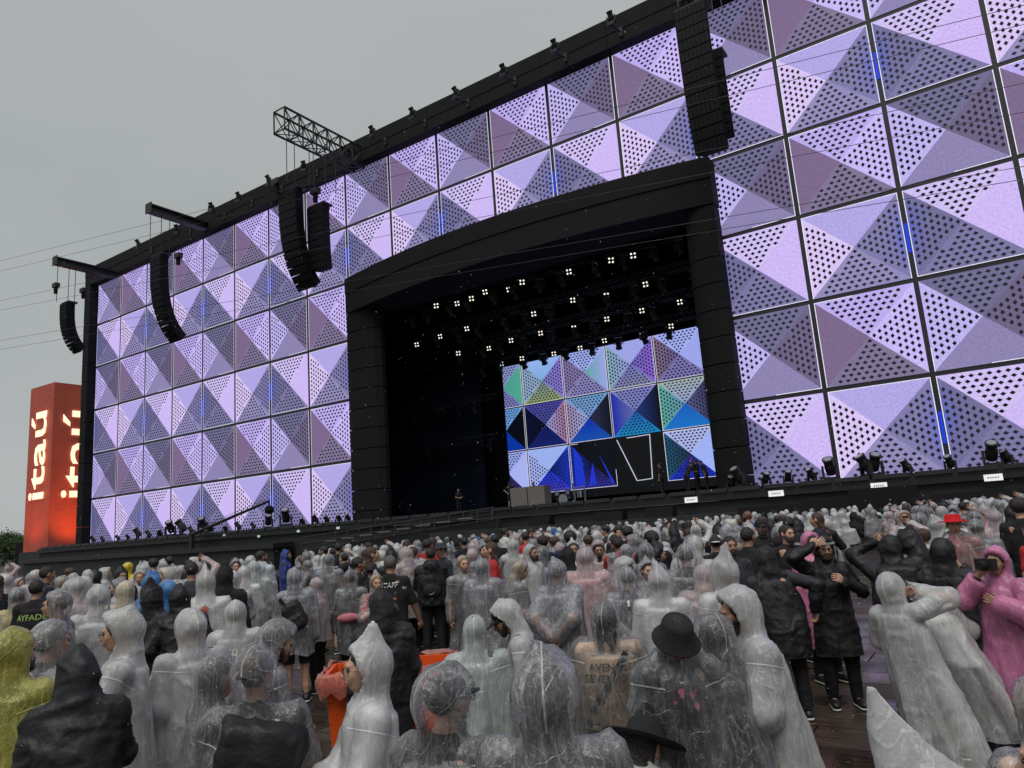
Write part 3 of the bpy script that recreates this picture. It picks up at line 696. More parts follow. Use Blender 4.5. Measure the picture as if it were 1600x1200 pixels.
def text_mesh(s, size, extrude=0.0, offset=0.0, res=2):
    c = bpy.data.curves.new('lettering', 'FONT'); c.body = s; c.size = size; c.extrude = extrude; c.offset = offset; c.resolution_u = res; c.align_x = 'CENTER'; c.align_y = 'CENTER'
    o = bpy.data.objects.new('lettering', c); COL.objects.link(o)
    dg = bpy.context.evaluated_depsgraph_get(); me = bpy.data.meshes.new_from_object(o.evaluated_get(dg))
    bpy.data.objects.remove(o); return me
me = text_mesh('ita\u00fa', 5.6, 0.05, 0.03)
me.materials.append(M_let)
xs = [v.co.x for v in me.vertices]; sx = 10.6/(max(xs)-min(xs))
me.transform(Matrix.Diagonal((sx, sx*.66, 1, 1))); ys = [v.co.y for v in me.vertices]; me.transform(Matrix.Translation((0, -(max(ys)+min(ys))/2, 0)))
zc = z_top-3.3-5.3
# reads bottom to top: text x axis up, letter tops to the left
o = inst('lettering', me, tw_, (sd_/2, -0.2, zc), (0, 0, 0)); o.matrix_local = Matrix.Translation((sd_/2, -0.2, zc)) @ Matrix(((0, -1, 0, 0), (0, 0, -1, 0), (1, 0, 0, 0), (0, 0, 0, 1)))
o = inst('lettering', me, tw_); o.matrix_local = Matrix.Translation((-0.2, sd_/2, zc)) @ Matrix(((0, 0, -1, 0), (0, 1, 0, 0), (1, 0, 0, 0), (0, 0, 0, 1)))
for (px_, py_) in ((2.8, -5.5), (-5.5, 2.8)):
    ld = bpy.data.lights.new('uplight', 'SPOT'); ld.energy = 1900 if px_ > 0 else 900; ld.color = (1.0, 0.25, 0.06); ld.spot_size = R(75); ld.spot_blend = 0.9; ld.shadow_soft_size = 0.2
    lo = bpy.data.objects.new('uplight', ld); COL.objects.link(lo); lo.parent = tw_; lo.location = (px_, py_, 2.3)
    v = Vector((0, 1.0, 1)) if px_ > 0 else Vector((1.0, 0, 1))
    lo.rotation_euler = v.to_track_quat('-Z', 'Y').to_euler()

# dark truck-like boxes, fence below the tower
P = onY(95, 858, 60)
o = MB().box(-9, 9, -3, 3, 0, 4.4).build('black_container', M_cab, loc=(P[0], 60, 0)); tag(o, 'dark grey container at the foot of the orange tower', 'container')
o = MB()
for i in range(30): o.tube((i*1.4, 0, 0), (i*1.4, 0, 3.0), 0.06, n=5)
for z in (0.4, 1.5, 2.9): o.tube((0, 0, z), (41, 0, z), 0.05, n=5)
P = onY(20, 880, 70); ff = o.build('fence', M_black2, loc=(P[0]-22, 70, 0)); tag(ff, 'dark metal fence in front of the trees at the far left', 'fence')
# trees
M_leaf = mat('tree_leaf', (0.055, 0.095, 0.03), 0.7, noise=0.5, nscale=2.0); M_bark = mat('bark', (0.06, 0.05, 0.04), 0.9)
def tree(px, Y, h, w, label):
    P = onY(px, 850, Y)
    t_ = empty('tree', (P[0], Y, 0), label=label, cat='tree', group='trees behind the fence at the far left')
    mb = MB(); mb.tube((0, 0, 0), (0.2, 0, h*0.45), 0.45, 0.25, 8)
    for k in range(6):
        a = k*1.05; mb.tube((0.2, 0, h*0.4), (w*0.6*math.cos(a), w*0.6*math.sin(a), h*0.72), 0.2, 0.06, 6)
    mb.build('trunk', M_bark, t_)
    rng = np.random.default_rng(int(abs(px)*7+Y)); V = []; F = []
    cl = rng.normal(size=(34, 3)); cl /= np.linalg.norm(cl, axis=1)[:, None]; cl *= rng.uniform(0.45, 1, (34, 1))
    for c in cl:
        cc = np.array([c[0]*w, c[1]*w, h*0.56+c[2]*h*0.40])
        for k in range(300):
            p = cc + rng.normal(size=3)*w*0.16; a = rng.normal(size=3); a /= np.linalg.norm(a); b_ = np.cross(a, rng.normal(size=3)); b_ /= np.linalg.norm(b_)
            s_ = rng.uniform(0.2, 0.42); i0 = len(V); V += [tuple(p-a*s_), tuple(p+b_*s_*.5), tuple(p+a*s_), tuple(p-b_*s_*.5)]; F.append((i0, i0+1, i0+2, i0+3))
    mb = MB(); mb.v = V; mb.f = F; mb.m = [0]*len(F); mb.build('crown', M_leaf, t_)
tree(-60, 110, 10, 5.5, 'dark green tree cut by the left picture edge')
tree(6, 100, 9.0, 5.5, 'dark green bushy tree left of the orange tower')
tree(36, 108, 9.0, 5.0, 'dark green tree right beside the orange tower')
tree(64, 118, 8.0, 5.0, 'dark tree mostly hidden behind the orange tower')
# ------------------------------------------------------------------ people: implicit surfaces meshed with surface nets
_rng = np.random.default_rng(11)
_PERM = _rng.permutation(256); _PERM = np.concatenate([_PERM, _PERM]); _VAL = _rng.uniform(-1, 1, 256)
def vnoise(P):
    P = np.asarray(P, float); I = np.floor(P).astype(int); F = P-I; F = F*F*(3-2*F); I &= 255
    def h(a, b, c): return _VAL[_PERM[(_PERM[(_PERM[a & 255]+b) & 255]+c) & 255]]
    x, y, z = I[..., 0], I[..., 1], I[..., 2]; r = 0
    fx, fy, fz = F[..., 0], F[..., 1], F[..., 2]
    for dx in (0, 1):
        wx = fx if dx else 1-fx
        for dy in (0, 1):
            wy = fy if dy else 1-fy
            for dz in (0, 1):
                wz = fz if dz else 1-fz
                r = r + wx*wy*wz*h(x+dx, y+dy, z+dz)
    return r
def A(*v): return np.array(v, float)
def rcone(a, b, ra, rb, sq=None):
    """tapered capsule; sq squashes the section along world x, y, z"""
    a, b = np.asarray(a, float), np.asarray(b, float)
    def f(P):
        Q, aa, bb = P, a, b
        if sq is not None:
            k = 1/np.asarray(sq); Q, aa, bb = P*k, a*k, b*k
        ba = bb-aa; t = np.clip(((Q-aa) @ ba)/max(1e-9, ba @ ba), 0, 1)
        return np.linalg.norm(Q-aa-t[..., None]*ba, axis=-1) - (ra*(1-t)+rb*t)
    r = max(ra, rb)*(1.0 if sq is None else max(1.0, max(sq))); f.bb = (np.minimum(a, b)-r, np.maximum(a, b)+r); return f
def ellip(c, r, M=None):
    c, r = np.asarray(c, float), np.asarray(r, float)
    def f(P):
        Q = P-c
        if M is not None: Q = Q @ M
        k = np.linalg.norm(Q/r, axis=-1); return (k-1)*r.min()*(0.6+0.4*k/np.maximum(k, 1))
    R_ = r.max() if M is not None else r; f.bb = (c-R_, c+R_); return f
def rbox(c, hlf, r, M=None):
    c, hlf = np.asarray(c, float), np.asarray(hlf, float)
    def f(P):
        Q = P-c
        if M is not None: Q = Q @ M
        q = np.abs(Q)-(hlf-r); return np.linalg.norm(np.maximum(q, 0), axis=-1)+np.minimum(q.max(-1), 0)-r
    e = np.full(3, np.linalg.norm(hlf)); f.bb = (c-e, c+e); return f
def smin(a, b, k):
    h = np.clip(0.5+0.5*(b-a)/k, 0, 1); return b*(1-h)+a*h-k*h*(1-h)
def field(prims, k, cuts=(), kc=0.01):
    def f(P):
        d = None
        for p in prims:
            v = p(P); d = v if d is None else smin(d, v, k)
        for c in cuts: d = -smin(-d, c(P), kc)
        return d
    lo = np.min([p.bb[0] for p in prims], axis=0); hi = np.max([p.bb[1] for p in prims], axis=0)
    f.bb = (lo, hi); return f
def nets(f, res, lo=None, hi=None, pad=0.03):
    l0, h0 = f.bb; lo = l0-pad if lo is None else np.asarray(lo, float); hi = h0+pad if hi is None else np.asarray(hi, float)
    n = np.maximum(4, np.ceil((hi-lo)/res).astype(int)+1)
    ax = [lo[i]+res*np.arange(n[i]) for i in range(3)]
    G = np.stack(np.meshgrid(*ax, indexing='ij'), -1); D = f(G.reshape(-1, 3)).reshape(n)
    Sg = D < 0
    cells = np.zeros(n-1, int)
    for dx in (0, 1):
        for dy in (0, 1):
            for dz in (0, 1): cells += Sg[dx:n[0]-1+dx, dy:n[1]-1+dy, dz:n[2]-1+dz]
    act = (cells > 0) & (cells < 8); idx = np.argwhere(act)
    if len(idx) == 0: return np.zeros((0, 3)), np.zeros((0, 4), int)
    num = -np.ones(n-1, int); num[act] = np.arange(len(idx))
    acc = np.zeros((len(idx), 3)); cnt_ = np.zeros(len(idx))
    cor = [(a, b, c) for a in (0, 1) for b in (0, 1) for c in (0, 1)]
    for a in cor:
        for k_ in range(3):
            if a[k_] == 0:
                b = list(a); b[k_] = 1
                ia = idx+np.array(a); ib = idx+np.array(b)
                va = D[ia[:, 0], ia[:, 1], ia[:, 2]]; vb = D[ib[:, 0], ib[:, 1], ib[:, 2]]
                m_ = (va < 0) != (vb < 0); t = np.where(m_, va/(va-vb+1e-12), 0)
                p = np.array(a)[None, :]+0.0*idx; p = p.astype(float); p[:, k_] += t
                acc[m_] += p[m_]; cnt_[m_] += 1
    V = lo+res*(idx+acc/np.maximum(cnt_, 1)[:, None])
    Fs = []
    for k_ in range(3):
        i, j = (k_+1) % 3, (k_+2) % 3
        sl0 = [slice(None)]*3; sl1 = [slice(None)]*3; sl0[k_] = slice(0, n[k_]-1); sl1[k_] = slice(1, n[k_])
        ch = Sg[tuple(sl0)] != Sg[tuple(sl1)]
        e = np.argwhere(ch); e = e[(e[:, i] > 0) & (e[:, i] < n[i]-1) & (e[:, j] > 0) & (e[:, j] < n[j]-1)]
        if len(e) == 0: continue
        ei = np.zeros(3, int); ei[i] = 1; ej = np.zeros(3, int); ej[j] = 1
        q = [e-ei-ej, e-ej, e, e-ei]
        ids = np.stack([num[c[:, 0], c[:, 1], c[:, 2]] for c in q], 1)
        flip = ~Sg[e[:, 0], e[:, 1], e[:, 2]]
        ids[flip] = ids[flip][:, ::-1]; Fs.append(ids)
    F = np.concatenate(Fs); F = F[(F >= 0).all(1)]
    return V, F
def vnormals(V, F):
    N_ = np.zeros_like(V)
    fn = np.cross(V[F[:, 2]]-V[F[:, 0]], V[F[:, 3]]-V[F[:, 1]])
    for k_ in range(4): np.add.at(N_, F[:, k_], fn)
    return N_/np.maximum(1e-9, np.linalg.norm(N_, axis=1))[:, None]
def to_mesh(name, parts, mats):
    """parts: list of (V, F, material index)"""
    Vs, Fs, Ms = [], [], []; o = 0
    for V, F, mi in parts:
        Vs.append(V); Fs.append(F+o); Ms.append(np.full(len(F), mi)); o += len(V)
    V = np.concatenate(Vs); F = np.concatenate(Fs); M_ = np.concatenate(Ms)
    me = bpy.data.meshes.new(name); me.vertices.add(len(V)); me.vertices.foreach_set('co', V.astype(np.float32).ravel())
    me.loops.add(len(F)*4); me.loops.foreach_set('vertex_index', F.astype(np.int32).ravel())
    me.polygons.add(len(F)); me.polygons.foreach_set('loop_start', np.arange(0, len(F)*4, 4, dtype=np.int32))
    for m_ in mats: me.materials.append(m_)
    me.polygons.foreach_set('material_index', M_.astype(np.int32)); me.update(calc_edges=True)
    me.polygons.foreach_set('use_smooth', np.ones(len(F), bool)); me.validate(); return me

# --- cloth and film materials
def film(name, color, op, rough=0.28, crinkle=0.6, drops=0.5, warm=None, edge=0.30, streak=.3):
    """thin plastic raincoat film: part see-through, milky, crinkled, wet"""
    m = bpy.data.materials.new(name); m.use_nodes = True
    n, l = m.node_tree.nodes, m.node_tree.links; n.clear()
    o = n.new('ShaderNodeOutputMaterial'); t = n.new('ShaderNodeTexCoord')
    oi = n.new('ShaderNodeObjectInfo'); av = n.new('ShaderNodeVectorMath'); av.operation = 'ADD'
    l.new(t.outputs['Object'], av.inputs[0]); l.new(oi.outputs['Random'], av.inputs[1])
    # long streaks, fine crumple and thin sharp creases
    def mapped(v): 
        q = n.new('ShaderNodeMapping'); q.inputs['Scale'].default_value = v; l.new(av.outputs[0], q.inputs['Vector']); return q
    def noise(src, sc, det, rg, ds=0.0):
        q = n.new('ShaderNodeTexNoise'); q.inputs['Scale'].default_value = sc; q.inputs['Detail'].default_value = det; q.inputs['Roughness'].default_value = rg; q.inputs['Distortion'].default_value = ds
        l.new(src.outputs[0], q.inputs['Vector']); return q
    def ridge(src, sc, width, ds):
        q = noise(src, sc, 1.5, .4, ds); r1 = n.new('ShaderNodeMath'); r1.operation = 'SUBTRACT'; r1.inputs[1].default_value = .5; l.new(q.outputs['Fac'], r1.inputs[0])
        r2_ = n.new('ShaderNodeMath'); r2_.operation = 'ABSOLUTE'; l.new(r1.outputs[0], r2_.inputs[0])
        r3 = n.new('ShaderNodeMapRange'); r3.inputs['From Max'].default_value = width; r3.inputs['To Min'].default_value = 1; r3.inputs['To Max'].default_value = 0; l.new(r2_.outputs[0], r3.inputs['Value']); return r3
    st_ = noise(mapped((1, 1, .16)), 24, 4, .55, .4); cr_m = mapped((1, 1, .6))
    c1 = ridge(cr_m, 7, .018, .8); c2 = ridge(cr_m, 19, .03, .6); fn_ = noise(cr_m, 60, 3, .6)
    def mad(a_, k_, b_=None):
        q = n.new('ShaderNodeMath'); q.operation = 'MULTIPLY_ADD'; q.inputs[1].default_value = k_; q.inputs[2].default_value = 0; l.new(a_, q.inputs[0])
        if b_ is not None: l.new(b_, q.inputs[2])
        return q.outputs[0]
    sa = n.new('ShaderNodeAttribute'); sa.attribute_name = 'seam'; sb = n.new('ShaderNodeVectorMath'); sb.operation = 'SUBTRACT'; sb.inputs[1].default_value = (1, 1, 1); l.new(sa.outputs['Vector'], sb.inputs[0])
    sc1 = n.new('ShaderNodeVectorMath'); sc1.operation = 'ABSOLUTE'; l.new(sb.outputs[0], sc1.inputs[0]); sp = n.new('ShaderNodeSeparateXYZ'); l.new(sc1.outputs[0], sp.inputs[0])
    mn1 = n.new('ShaderNodeMath'); mn1.operation = 'MINIMUM'; l.new(sp.outputs[0], mn1.inputs[0]); l.new(sp.outputs[1], mn1.inputs[1]); mn2 = n.new('ShaderNodeMath'); mn2.operation = 'MINIMUM'; l.new(mn1.outputs[0], mn2.inputs[0]); l.new(sp.outputs[2], mn2.inputs[1])
    sm = n.new('ShaderNodeMapRange'); sm.inputs['From Min'].default_value = .0022; sm.inputs['From Max'].default_value = .0048; sm.inputs['To Min'].default_value = 1; sm.inputs['To Max'].default_value = 0; l.new(mn2.outputs[0], sm.inputs['Value']); seam = sm.outputs[0]
    hsum = mad(st_.outputs['Fac'], 2.0, mad(c1.outputs[0], .35, mad(c2.outputs[0], .18, mad(fn_.outputs['Fac'], .5, mad(seam, .8)))))
    bp_ = n.new('ShaderNodeBump'); bp_.inputs['Strength'].default_value = crinkle; bp_.inputs['Distance'].default_value = 0.012; l.new(hsum, bp_.inputs['Height'])
    # rain drops on the film
    vd = n.new('ShaderNodeTexVoronoi'); vd.inputs['Scale'].default_value = 95; l.new(av.outputs[0], vd.inputs['Vector'])
    rd = n.new('ShaderNodeMapRange'); rd.inputs['From Min'].default_value = 0.14; rd.inputs['From Max'].default_value = 0.26; rd.inputs['To Min'].default_value = 1; rd.inputs['To Max'].default_value = 0; l.new(vd.outputs['Distance'], rd.inputs['Value'])
    sep = n.new('ShaderNodeSeparateColor'); l.new(vd.outputs['Color'], sep.inputs[0])
    gt = n.new('ShaderNodeMath'); gt.operation = 'LESS_THAN'; gt.inputs[1].default_value = drops; l.new(sep.outputs[0], gt.inputs[0])
    dm = n.new('ShaderNodeMath'); dm.operation = 'MULTIPLY'; l.new(rd.outputs[0], dm.inputs[0]); l.new(gt.outputs[0], dm.inputs[1])
    bp2 = n.new('ShaderNodeBump'); bp2.inputs['Strength'].default_value = 0.5; bp2.inputs['Distance'].default_value = 0.004
    l.new(dm.outputs[0], bp2.inputs['Height']); l.new(bp_.outputs[0], bp2.inputs['Normal'])
    df = n.new('ShaderNodeBsdfDiffuse'); df.inputs['Color'].default_value = (*color, 1); l.new(bp2.outputs[0], df.inputs['Normal'])
    tl = n.new('ShaderNodeBsdfTranslucent'); tl.inputs['Color'].default_value = (*[v*0.9 for v in color], 1); l.new(bp_.outputs[0], tl.inputs['Normal'])
    mm = n.new('ShaderNodeMixShader'); mm.inputs[0].default_value = 0.3; l.new(df.outputs[0], mm.inputs[1]); l.new(tl.outputs[0], mm.inputs[2])
    tr_ = n.new('ShaderNodeBsdfTransparent'); tr_.inputs['Color'].default_value = (*[0.35+0.65*v/max(color) for v in color], 1)
    lw = n.new('ShaderNodeLayerWeight'); lw.inputs['Blend'].default_value = 0.35; l.new(bp_.outputs[0], lw.inputs['Normal'])
    # opacity: base + facing + creases + drops
    stk = noise(mapped((1, 1, .10)), 44, 3, .6, .9); skr = n.new('ShaderNodeMapRange'); skr.inputs['From Min'].default_value = .5; skr.inputs['From Max'].default_value = .72; skr.inputs['To Max'].default_value = streak; l.new(stk.outputs['Fac'], skr.inputs['Value'])
    op1 = n.new('ShaderNodeMath'); op1.operation = 'MULTIPLY_ADD'; op1.inputs[1].default_value = edge; op1.inputs[2].default_value = op; l.new(lw.outputs['Facing'], op1.inputs[0])
    op2 = n.new('ShaderNodeMath'); op2.operation = 'MULTIPLY_ADD'; op2.inputs[1].default_value = 0.10; l.new(c1.outputs[0], op2.inputs[0]); l.new(op1.outputs[0], op2.inputs[2])
    op3 = n.new('ShaderNodeMath'); op3.operation = 'MULTIPLY_ADD'; op3.inputs[1].default_value = 0.22; op3.use_clamp = True; l.new(dm.outputs[0], op3.inputs[0]); l.new(mad(seam, .4, mad(skr.outputs[0], 1.0, mad(c2.outputs[0], streak*.5, op2.outputs[0]))), op3.inputs[2])
    pz = n.new('ShaderNodeTexNoise'); pz.inputs['Scale'].default_value = 5; l.new(av.outputs[0], pz.inputs['Vector'])
    pr_ = n.new('ShaderNodeMapRange'); pr_.inputs['From Min'].default_value = 0.3; pr_.inputs['From Max'].default_value = 0.7; pr_.inputs['To Min'].default_value = 0.8; pr_.inputs['To Max'].default_value = 1.12; l.new(pz.outputs['Fac'], pr_.inputs['Value'])
    op4 = n.new('ShaderNodeMath'); op4.operation = 'MULTIPLY'; op4.use_clamp = True; l.new(op3.outputs[0], op4.inputs[0]); l.new(pr_.outputs[0], op4.inputs[1])
    m1_ = n.new('ShaderNodeMixShader'); l.new(op4.outputs[0], m1_.inputs[0]); l.new(tr_.outputs[0], m1_.inputs[1]); l.new(mm.outputs[0], m1_.inputs[2])
    gs = n.new('ShaderNodeBsdfGlossy'); gs.inputs['Roughness'].default_value = rough; gs.inputs['Color'].default_value = (0.9, 0.9, 0.92, 1); l.new(bp2.outputs[0], gs.inputs['Normal'])
    fr_ = n.new('ShaderNodeFresnel'); fr_.inputs['IOR'].default_value = 1.42; l.new(bp2.outputs[0], fr_.inputs['Normal'])
    fm_ = n.new('ShaderNodeMath'); fm_.operation = 'MULTIPLY'; fm_.inputs[1].default_value = 1.3; fm_.use_clamp = True; l.new(fr_.outputs[0], fm_.inputs[0])
    m2_ = n.new('ShaderNodeMixShader'); l.new(fm_.outputs[0], m2_.inputs[0]); l.new(m1_.outputs[0], m2_.inputs[1]); l.new(gs.outputs[0], m2_.inputs[2])
    l.new(m2_.outputs[0], o.inputs[0]); MATS[name] = m; return m
F_clear = film('clear_film', (0.94, 0.95, 0.97), 0.09, 0.2, 0.6, 0.3, streak=.22)
F_white = film('milky_film', (0.96, 0.97, 0.97), 0.40, 0.34, 0.42, 0.12, streak=.16)
F_grey = film('wet_grey_film', (0.85, 0.86, 0.92), 0.17, 0.22, 0.7, 0.3, streak=.26)
F_thin = film('thin_clear_film', (0.94, 0.95, 0.97), 0.04, 0.18, 0.6, 0.25, streak=.12)
F_green = film('greenish_film', (0.80, 0.88, 0.86), 0.42, 0.34, 0.5, 0.25)
F_yellow = film('yellow_film', (0.72, 0.70, 0.16), 0.4, 0.25, 0.7, 0.35)
F_pink = film('pink_film', (0.85, 0.28, 0.52), 0.66, 0.3, 0.5, 0.2)
F_blush = film('blush_film', (0.86, 0.72, 0.74), 0.4, 0.3, 0.6, 0.25)
F_blue = film('blue_film', (0.06, 0.24, 0.60), 0.75, 0.3, 0.5, 0.2)
def cloth(name, c, rough=0.8, sheen=0.0, bump=0.35, bs=28, spec=0.35): 
    return mat(name, c, rough, noise=0.25, nscale=6, bump=bump, bscale=bs, spec=spec)
B_coat = cloth('black_raincoat', (0.012, 0.012, 0.014), 0.55, bump=0.7, bs=14, spec=0.35)
B_fab = cloth('black_fabric', (0.012, 0.012, 0.013), 0.85)
C_char = cloth('charcoal_fabric', (0.035, 0.037, 0.045), 0.85)
C_grey = cloth('grey_fabric', (0.12, 0.12, 0.13), 0.85)
C_navy = cloth('navy_fabric', (0.015, 0.02, 0.045), 0.8)
C_blue = cloth('blue_fabric', (0.04, 0.10, 0.28), 0.8)
C_roy = cloth('royal_blue_fabric', (0.03, 0.045, 0.20), 0.7)
C_tan = cloth('tan_fabric', (0.40, 0.27, 0.17), 0.85)
C_wht = cloth('white_fabric', (0.55, 0.55, 0.54), 0.8)
C_red = cloth('red_fabric', (0.40, 0.03, 0.03), 0.8)
C_pink = cloth('pink_fabric', (0.5, 0.16, 0.2), 0.8)
C_yel = cloth('yellow_fabric', (0.55, 0.42, 0.06), 0.8)
C_olive = cloth('olive_fabric', (0.14, 0.12, 0.07), 0.85)
C_jean = cloth('denim', (0.16, 0.24, 0.36), 0.85)
C_tie = cloth('pale_denim', (0.35, 0.48, 0.6), 0.85)
SK1 = mat('light_skin', (0.46, 0.27, 0.19), 0.5, noise=0.08, nscale=20, spec=0.4)
SK2 = mat('tan_skin', (0.30, 0.165, 0.105), 0.5, noise=0.08, nscale=20, spec=0.4)
SK3 = mat('brown_skin', (0.15, 0.075, 0.045), 0.5, noise=0.08, nscale=20, spec=0.4)
M_eye = mat('dark_eye', (0.02, 0.015, 0.012), 0.2); M_lip = mat('lip', (0.32, 0.10, 0.08), 0.45)
H_dark = mat('dark_hair', (0.012, 0.009, 0.008), 0.5, noise=0.5, nscale=60, bump=0.8, bscale=70)
H_brown = mat('brown_hair', (0.05, 0.025, 0.014), 0.5, noise=0.5, nscale=60, bump=0.8, bscale=70)
H_blond = mat('blond_hair', (0.36, 0.24, 0.12), 0.5, noise=0.5, nscale=60, bump=0.8, bscale=70)
H_grey = mat('grey_hair', (0.10, 0.09, 0.085), 0.6, noise=0.5, nscale=60, bump=0.8, bscale=70)
M_shoe = mat('black_shoe', (0.012, 0.012, 0.013), 0.5); M_sole = mat('white_sole', (0.55, 0.55, 0.52), 0.6)

def rotm(yaw=0, pitch=0, roll=0):
    """yaw turns left about z, pitch looks down, roll leans to +x"""
    cy, sy, cp, sp, cr_, sr = math.cos(yaw), math.sin(yaw), math.cos(pitch), math.sin(pitch), math.cos(roll), math.sin(roll)
    Z = np.array([[cy, -sy, 0], [sy, cy, 0], [0, 0, 1]]); X = np.array([[1, 0, 0], [0, cp, sp], [0, -sp, cp]]); Y = np.array([[cr_, 0, sr], [0, 1, 0], [-sr, 0, cr_]])
    return Z @ X @ Y
ARMS = {'down': (A(.26, .05, -.60), A(.4, -.6, .1)), 'front': (A(.05, .27, -.34), A(.9, -.4, -.6)), 'face': (A(.06, .20, .12), A(.7, .1, -1)), 'back': (A(.03, -.20, -.42), A(1, -.6, 0)),
        'hip': (A(.19, .06, -.40), A(1, -.5, 0)), 'up': (A(.13, .10, .30), A(.9, .2, -.2)), 'chest': (A(.10, .24, -.12), A(.8, 0, -1)), 'reach': (A(.10, .45, -.05), A(.6, 0, -1)),
        'over': (A(.10, .18, .38), A(1, .1, 0)), 'side': (A(.34, .12, -.55), A(.4, -.6, .1)), 'low': (A(.22, .20, -.50), A(.5, -.6, -.2))}
def skeleton(H, lean=0, roll=0, yaw=0, pitch=0, hroll=0, armL='down', armR='down', twist=0, wide=1.0):
    s = H/1.75; J = {}
    pel = A(0, 0, .93)*s; U = rotm(twist, lean, roll)
    up = lambda x, y, z: pel + U @ (A(x*wide, y, z-.93)*s)
    J['U'] = U; J['s'] = s; J['pel'] = pel; J['belly'] = up(0, 0, 1.08); J['chest'] = up(0, 0, 1.28); J['neck'] = up(0, -.01, 1.46); 
    Hm = U @ rotm(yaw, pitch, hroll); J['Hm'] = Hm; J['head'] = up(0, .0, 1.50) + Hm @ (A(0, .025, .115)*s)
    for sg_, nm, arm in ((-1, 'L', armL), (1, 'R', armR)):
        sh = up(sg_*.182, 0, 1.40); J['sh'+nm] = sh
        off, pole = ARMS[arm] if isinstance(arm, str) else arm
        off = off*A(sg_, 1, 1) if isinstance(arm, str) else off
        pole = pole*A(sg_, 1, 1)
        hand = up(0, 0, 1.405) + U @ (off*s)
        d = hand-sh; D = np.linalg.norm(d); l1, l2 = .29*s, .27*s; D2 = min(D, (l1+l2)*.995); d = d/D; hand = sh+d*D2
        a = (l1*l1-l2*l2+D2*D2)/(2*D2); h_ = math.sqrt(max(0, l1*l1-a*a)); pw = U @ pole; pw = pw-(pw @ d)*d; pw /= np.linalg.norm(pw)
        J['el'+nm] = sh+d*a+pw*h_; J['wr'+nm] = hand; fd = hand-J['el'+nm]; J['hd'+nm] = fd/np.linalg.norm(fd)
        J['hip'+nm] = A(sg_*.09, 0, .91)*s; J['kn'+nm] = A(sg_*.11, .03, .49)*s; J['an'+nm] = A(sg_*.12, -.01, .075)*s; J['toe'+nm] = A(sg_*.135, .15, .035)*s
    return J
def hand_prims(J, nm, s, curl=0.5):
    w = J['wr'+nm]; d = J['hd'+nm]; sg_ = -1 if nm == 'L' else 1
    up_ = A(0, 0, 1); t = np.cross(d, up_); t = t/np.linalg.norm(t) if np.linalg.norm(t) > .2 else J['U'] @ A(1, 0, 0)
    b = np.cross(t, d)       # b: across the palm, t: palm normal
    b /= np.linalg.norm(b)
    palmn = -t*sg_
    pc = w+d*.045*s; P = [rcone(w-d*.03*s, w+d*.02*s, .026*s, .024*s), rcone(pc-b*.022*s, pc+b*.022*s, .022*s, .022*s), rcone(w+d*.07*s-b*.024*s, w+d*.07*s+b*.024*s, .0165*s, .0165*s)]
    fing = []
    for k_, ln in enumerate((.062, .072, .067, .052)):
        o = w+d*.078*s+b*(.033-.022*k_)*s; a1 = curl*0.9; a2 = curl*1.9
        p1 = o+(d*math.cos(a1)+palmn*math.sin(a1))*ln*.5*s; p2 = p1+(d*math.cos(a2)+palmn*math.sin(a2))*ln*.5*s
        fing += [rcone(o, p1, .0098*s, .009*s), rcone(p1, p2, .009*s, .0078*s)]
    tb = w+d*.02*s+b*.02*s+palmn*.01*s; t1 = tb+(d*.55+b*.75+palmn*.3)*.04*s; t2 = t1+(d*.9+b*.15+palmn*.5)*.03*s
    fing += [rcone(tb, t1, .013*s, .0115*s), rcone(t1, t2, .0115*s, .009*s)]
    return P, fing
def head_field(J, s, female=False):
    M_ = J['Hm']; h = J['head']; L = lambda x, y, z: h+M_ @ (A(x, y, z)*s)
    P = [ellip(h+M_ @ (A(0, -.012, .028)*s), A(.074, .092, .088)*s, M_), ellip(L(0, .028, -.022), A(.056, .06, .075)*s, M_), ellip(L(0, .035, -.072), A(.036, .038, .032)*s, M_),
         rcone(L(0, .088, .012), L(0, .105, -.022), .009*s, .0135*s), rcone(L(-.032, .082, .03), L(.032, .082, .03), .012*s, .012*s), ellip(L(0, .084, -.052), A(.026, .014, .014)*s, M_),
         ellip(L(-.075, -.004, -.005), A(.01, .02, .032)*s, M_), ellip(L(.075, -.004, -.005), A(.01, .02, .032)*s, M_), rcone(L(-.04, .06, -.012), L(-.03, .066, -.03), .02*s, .018*s), rcone(L(.04, .06, -.012), L(.03, .066, -.03), .02*s, .018*s),
         rcone(J['neck']-A(0, 0, .02), L(0, -.015, -.05), .056*s*(0.85 if female else 1), .05*s*(0.85 if female else 1))]
    cuts = [ellip(L(-.031, .098, .010), A(.019, .014, .013)*s, M_), ellip(L(.031, .098, .010), A(.019, .014, .013)*s, M_)]
    f = field(P, .016*s, cuts, .012*s); return f, L
def small(fn, res): return nets(fn, res)
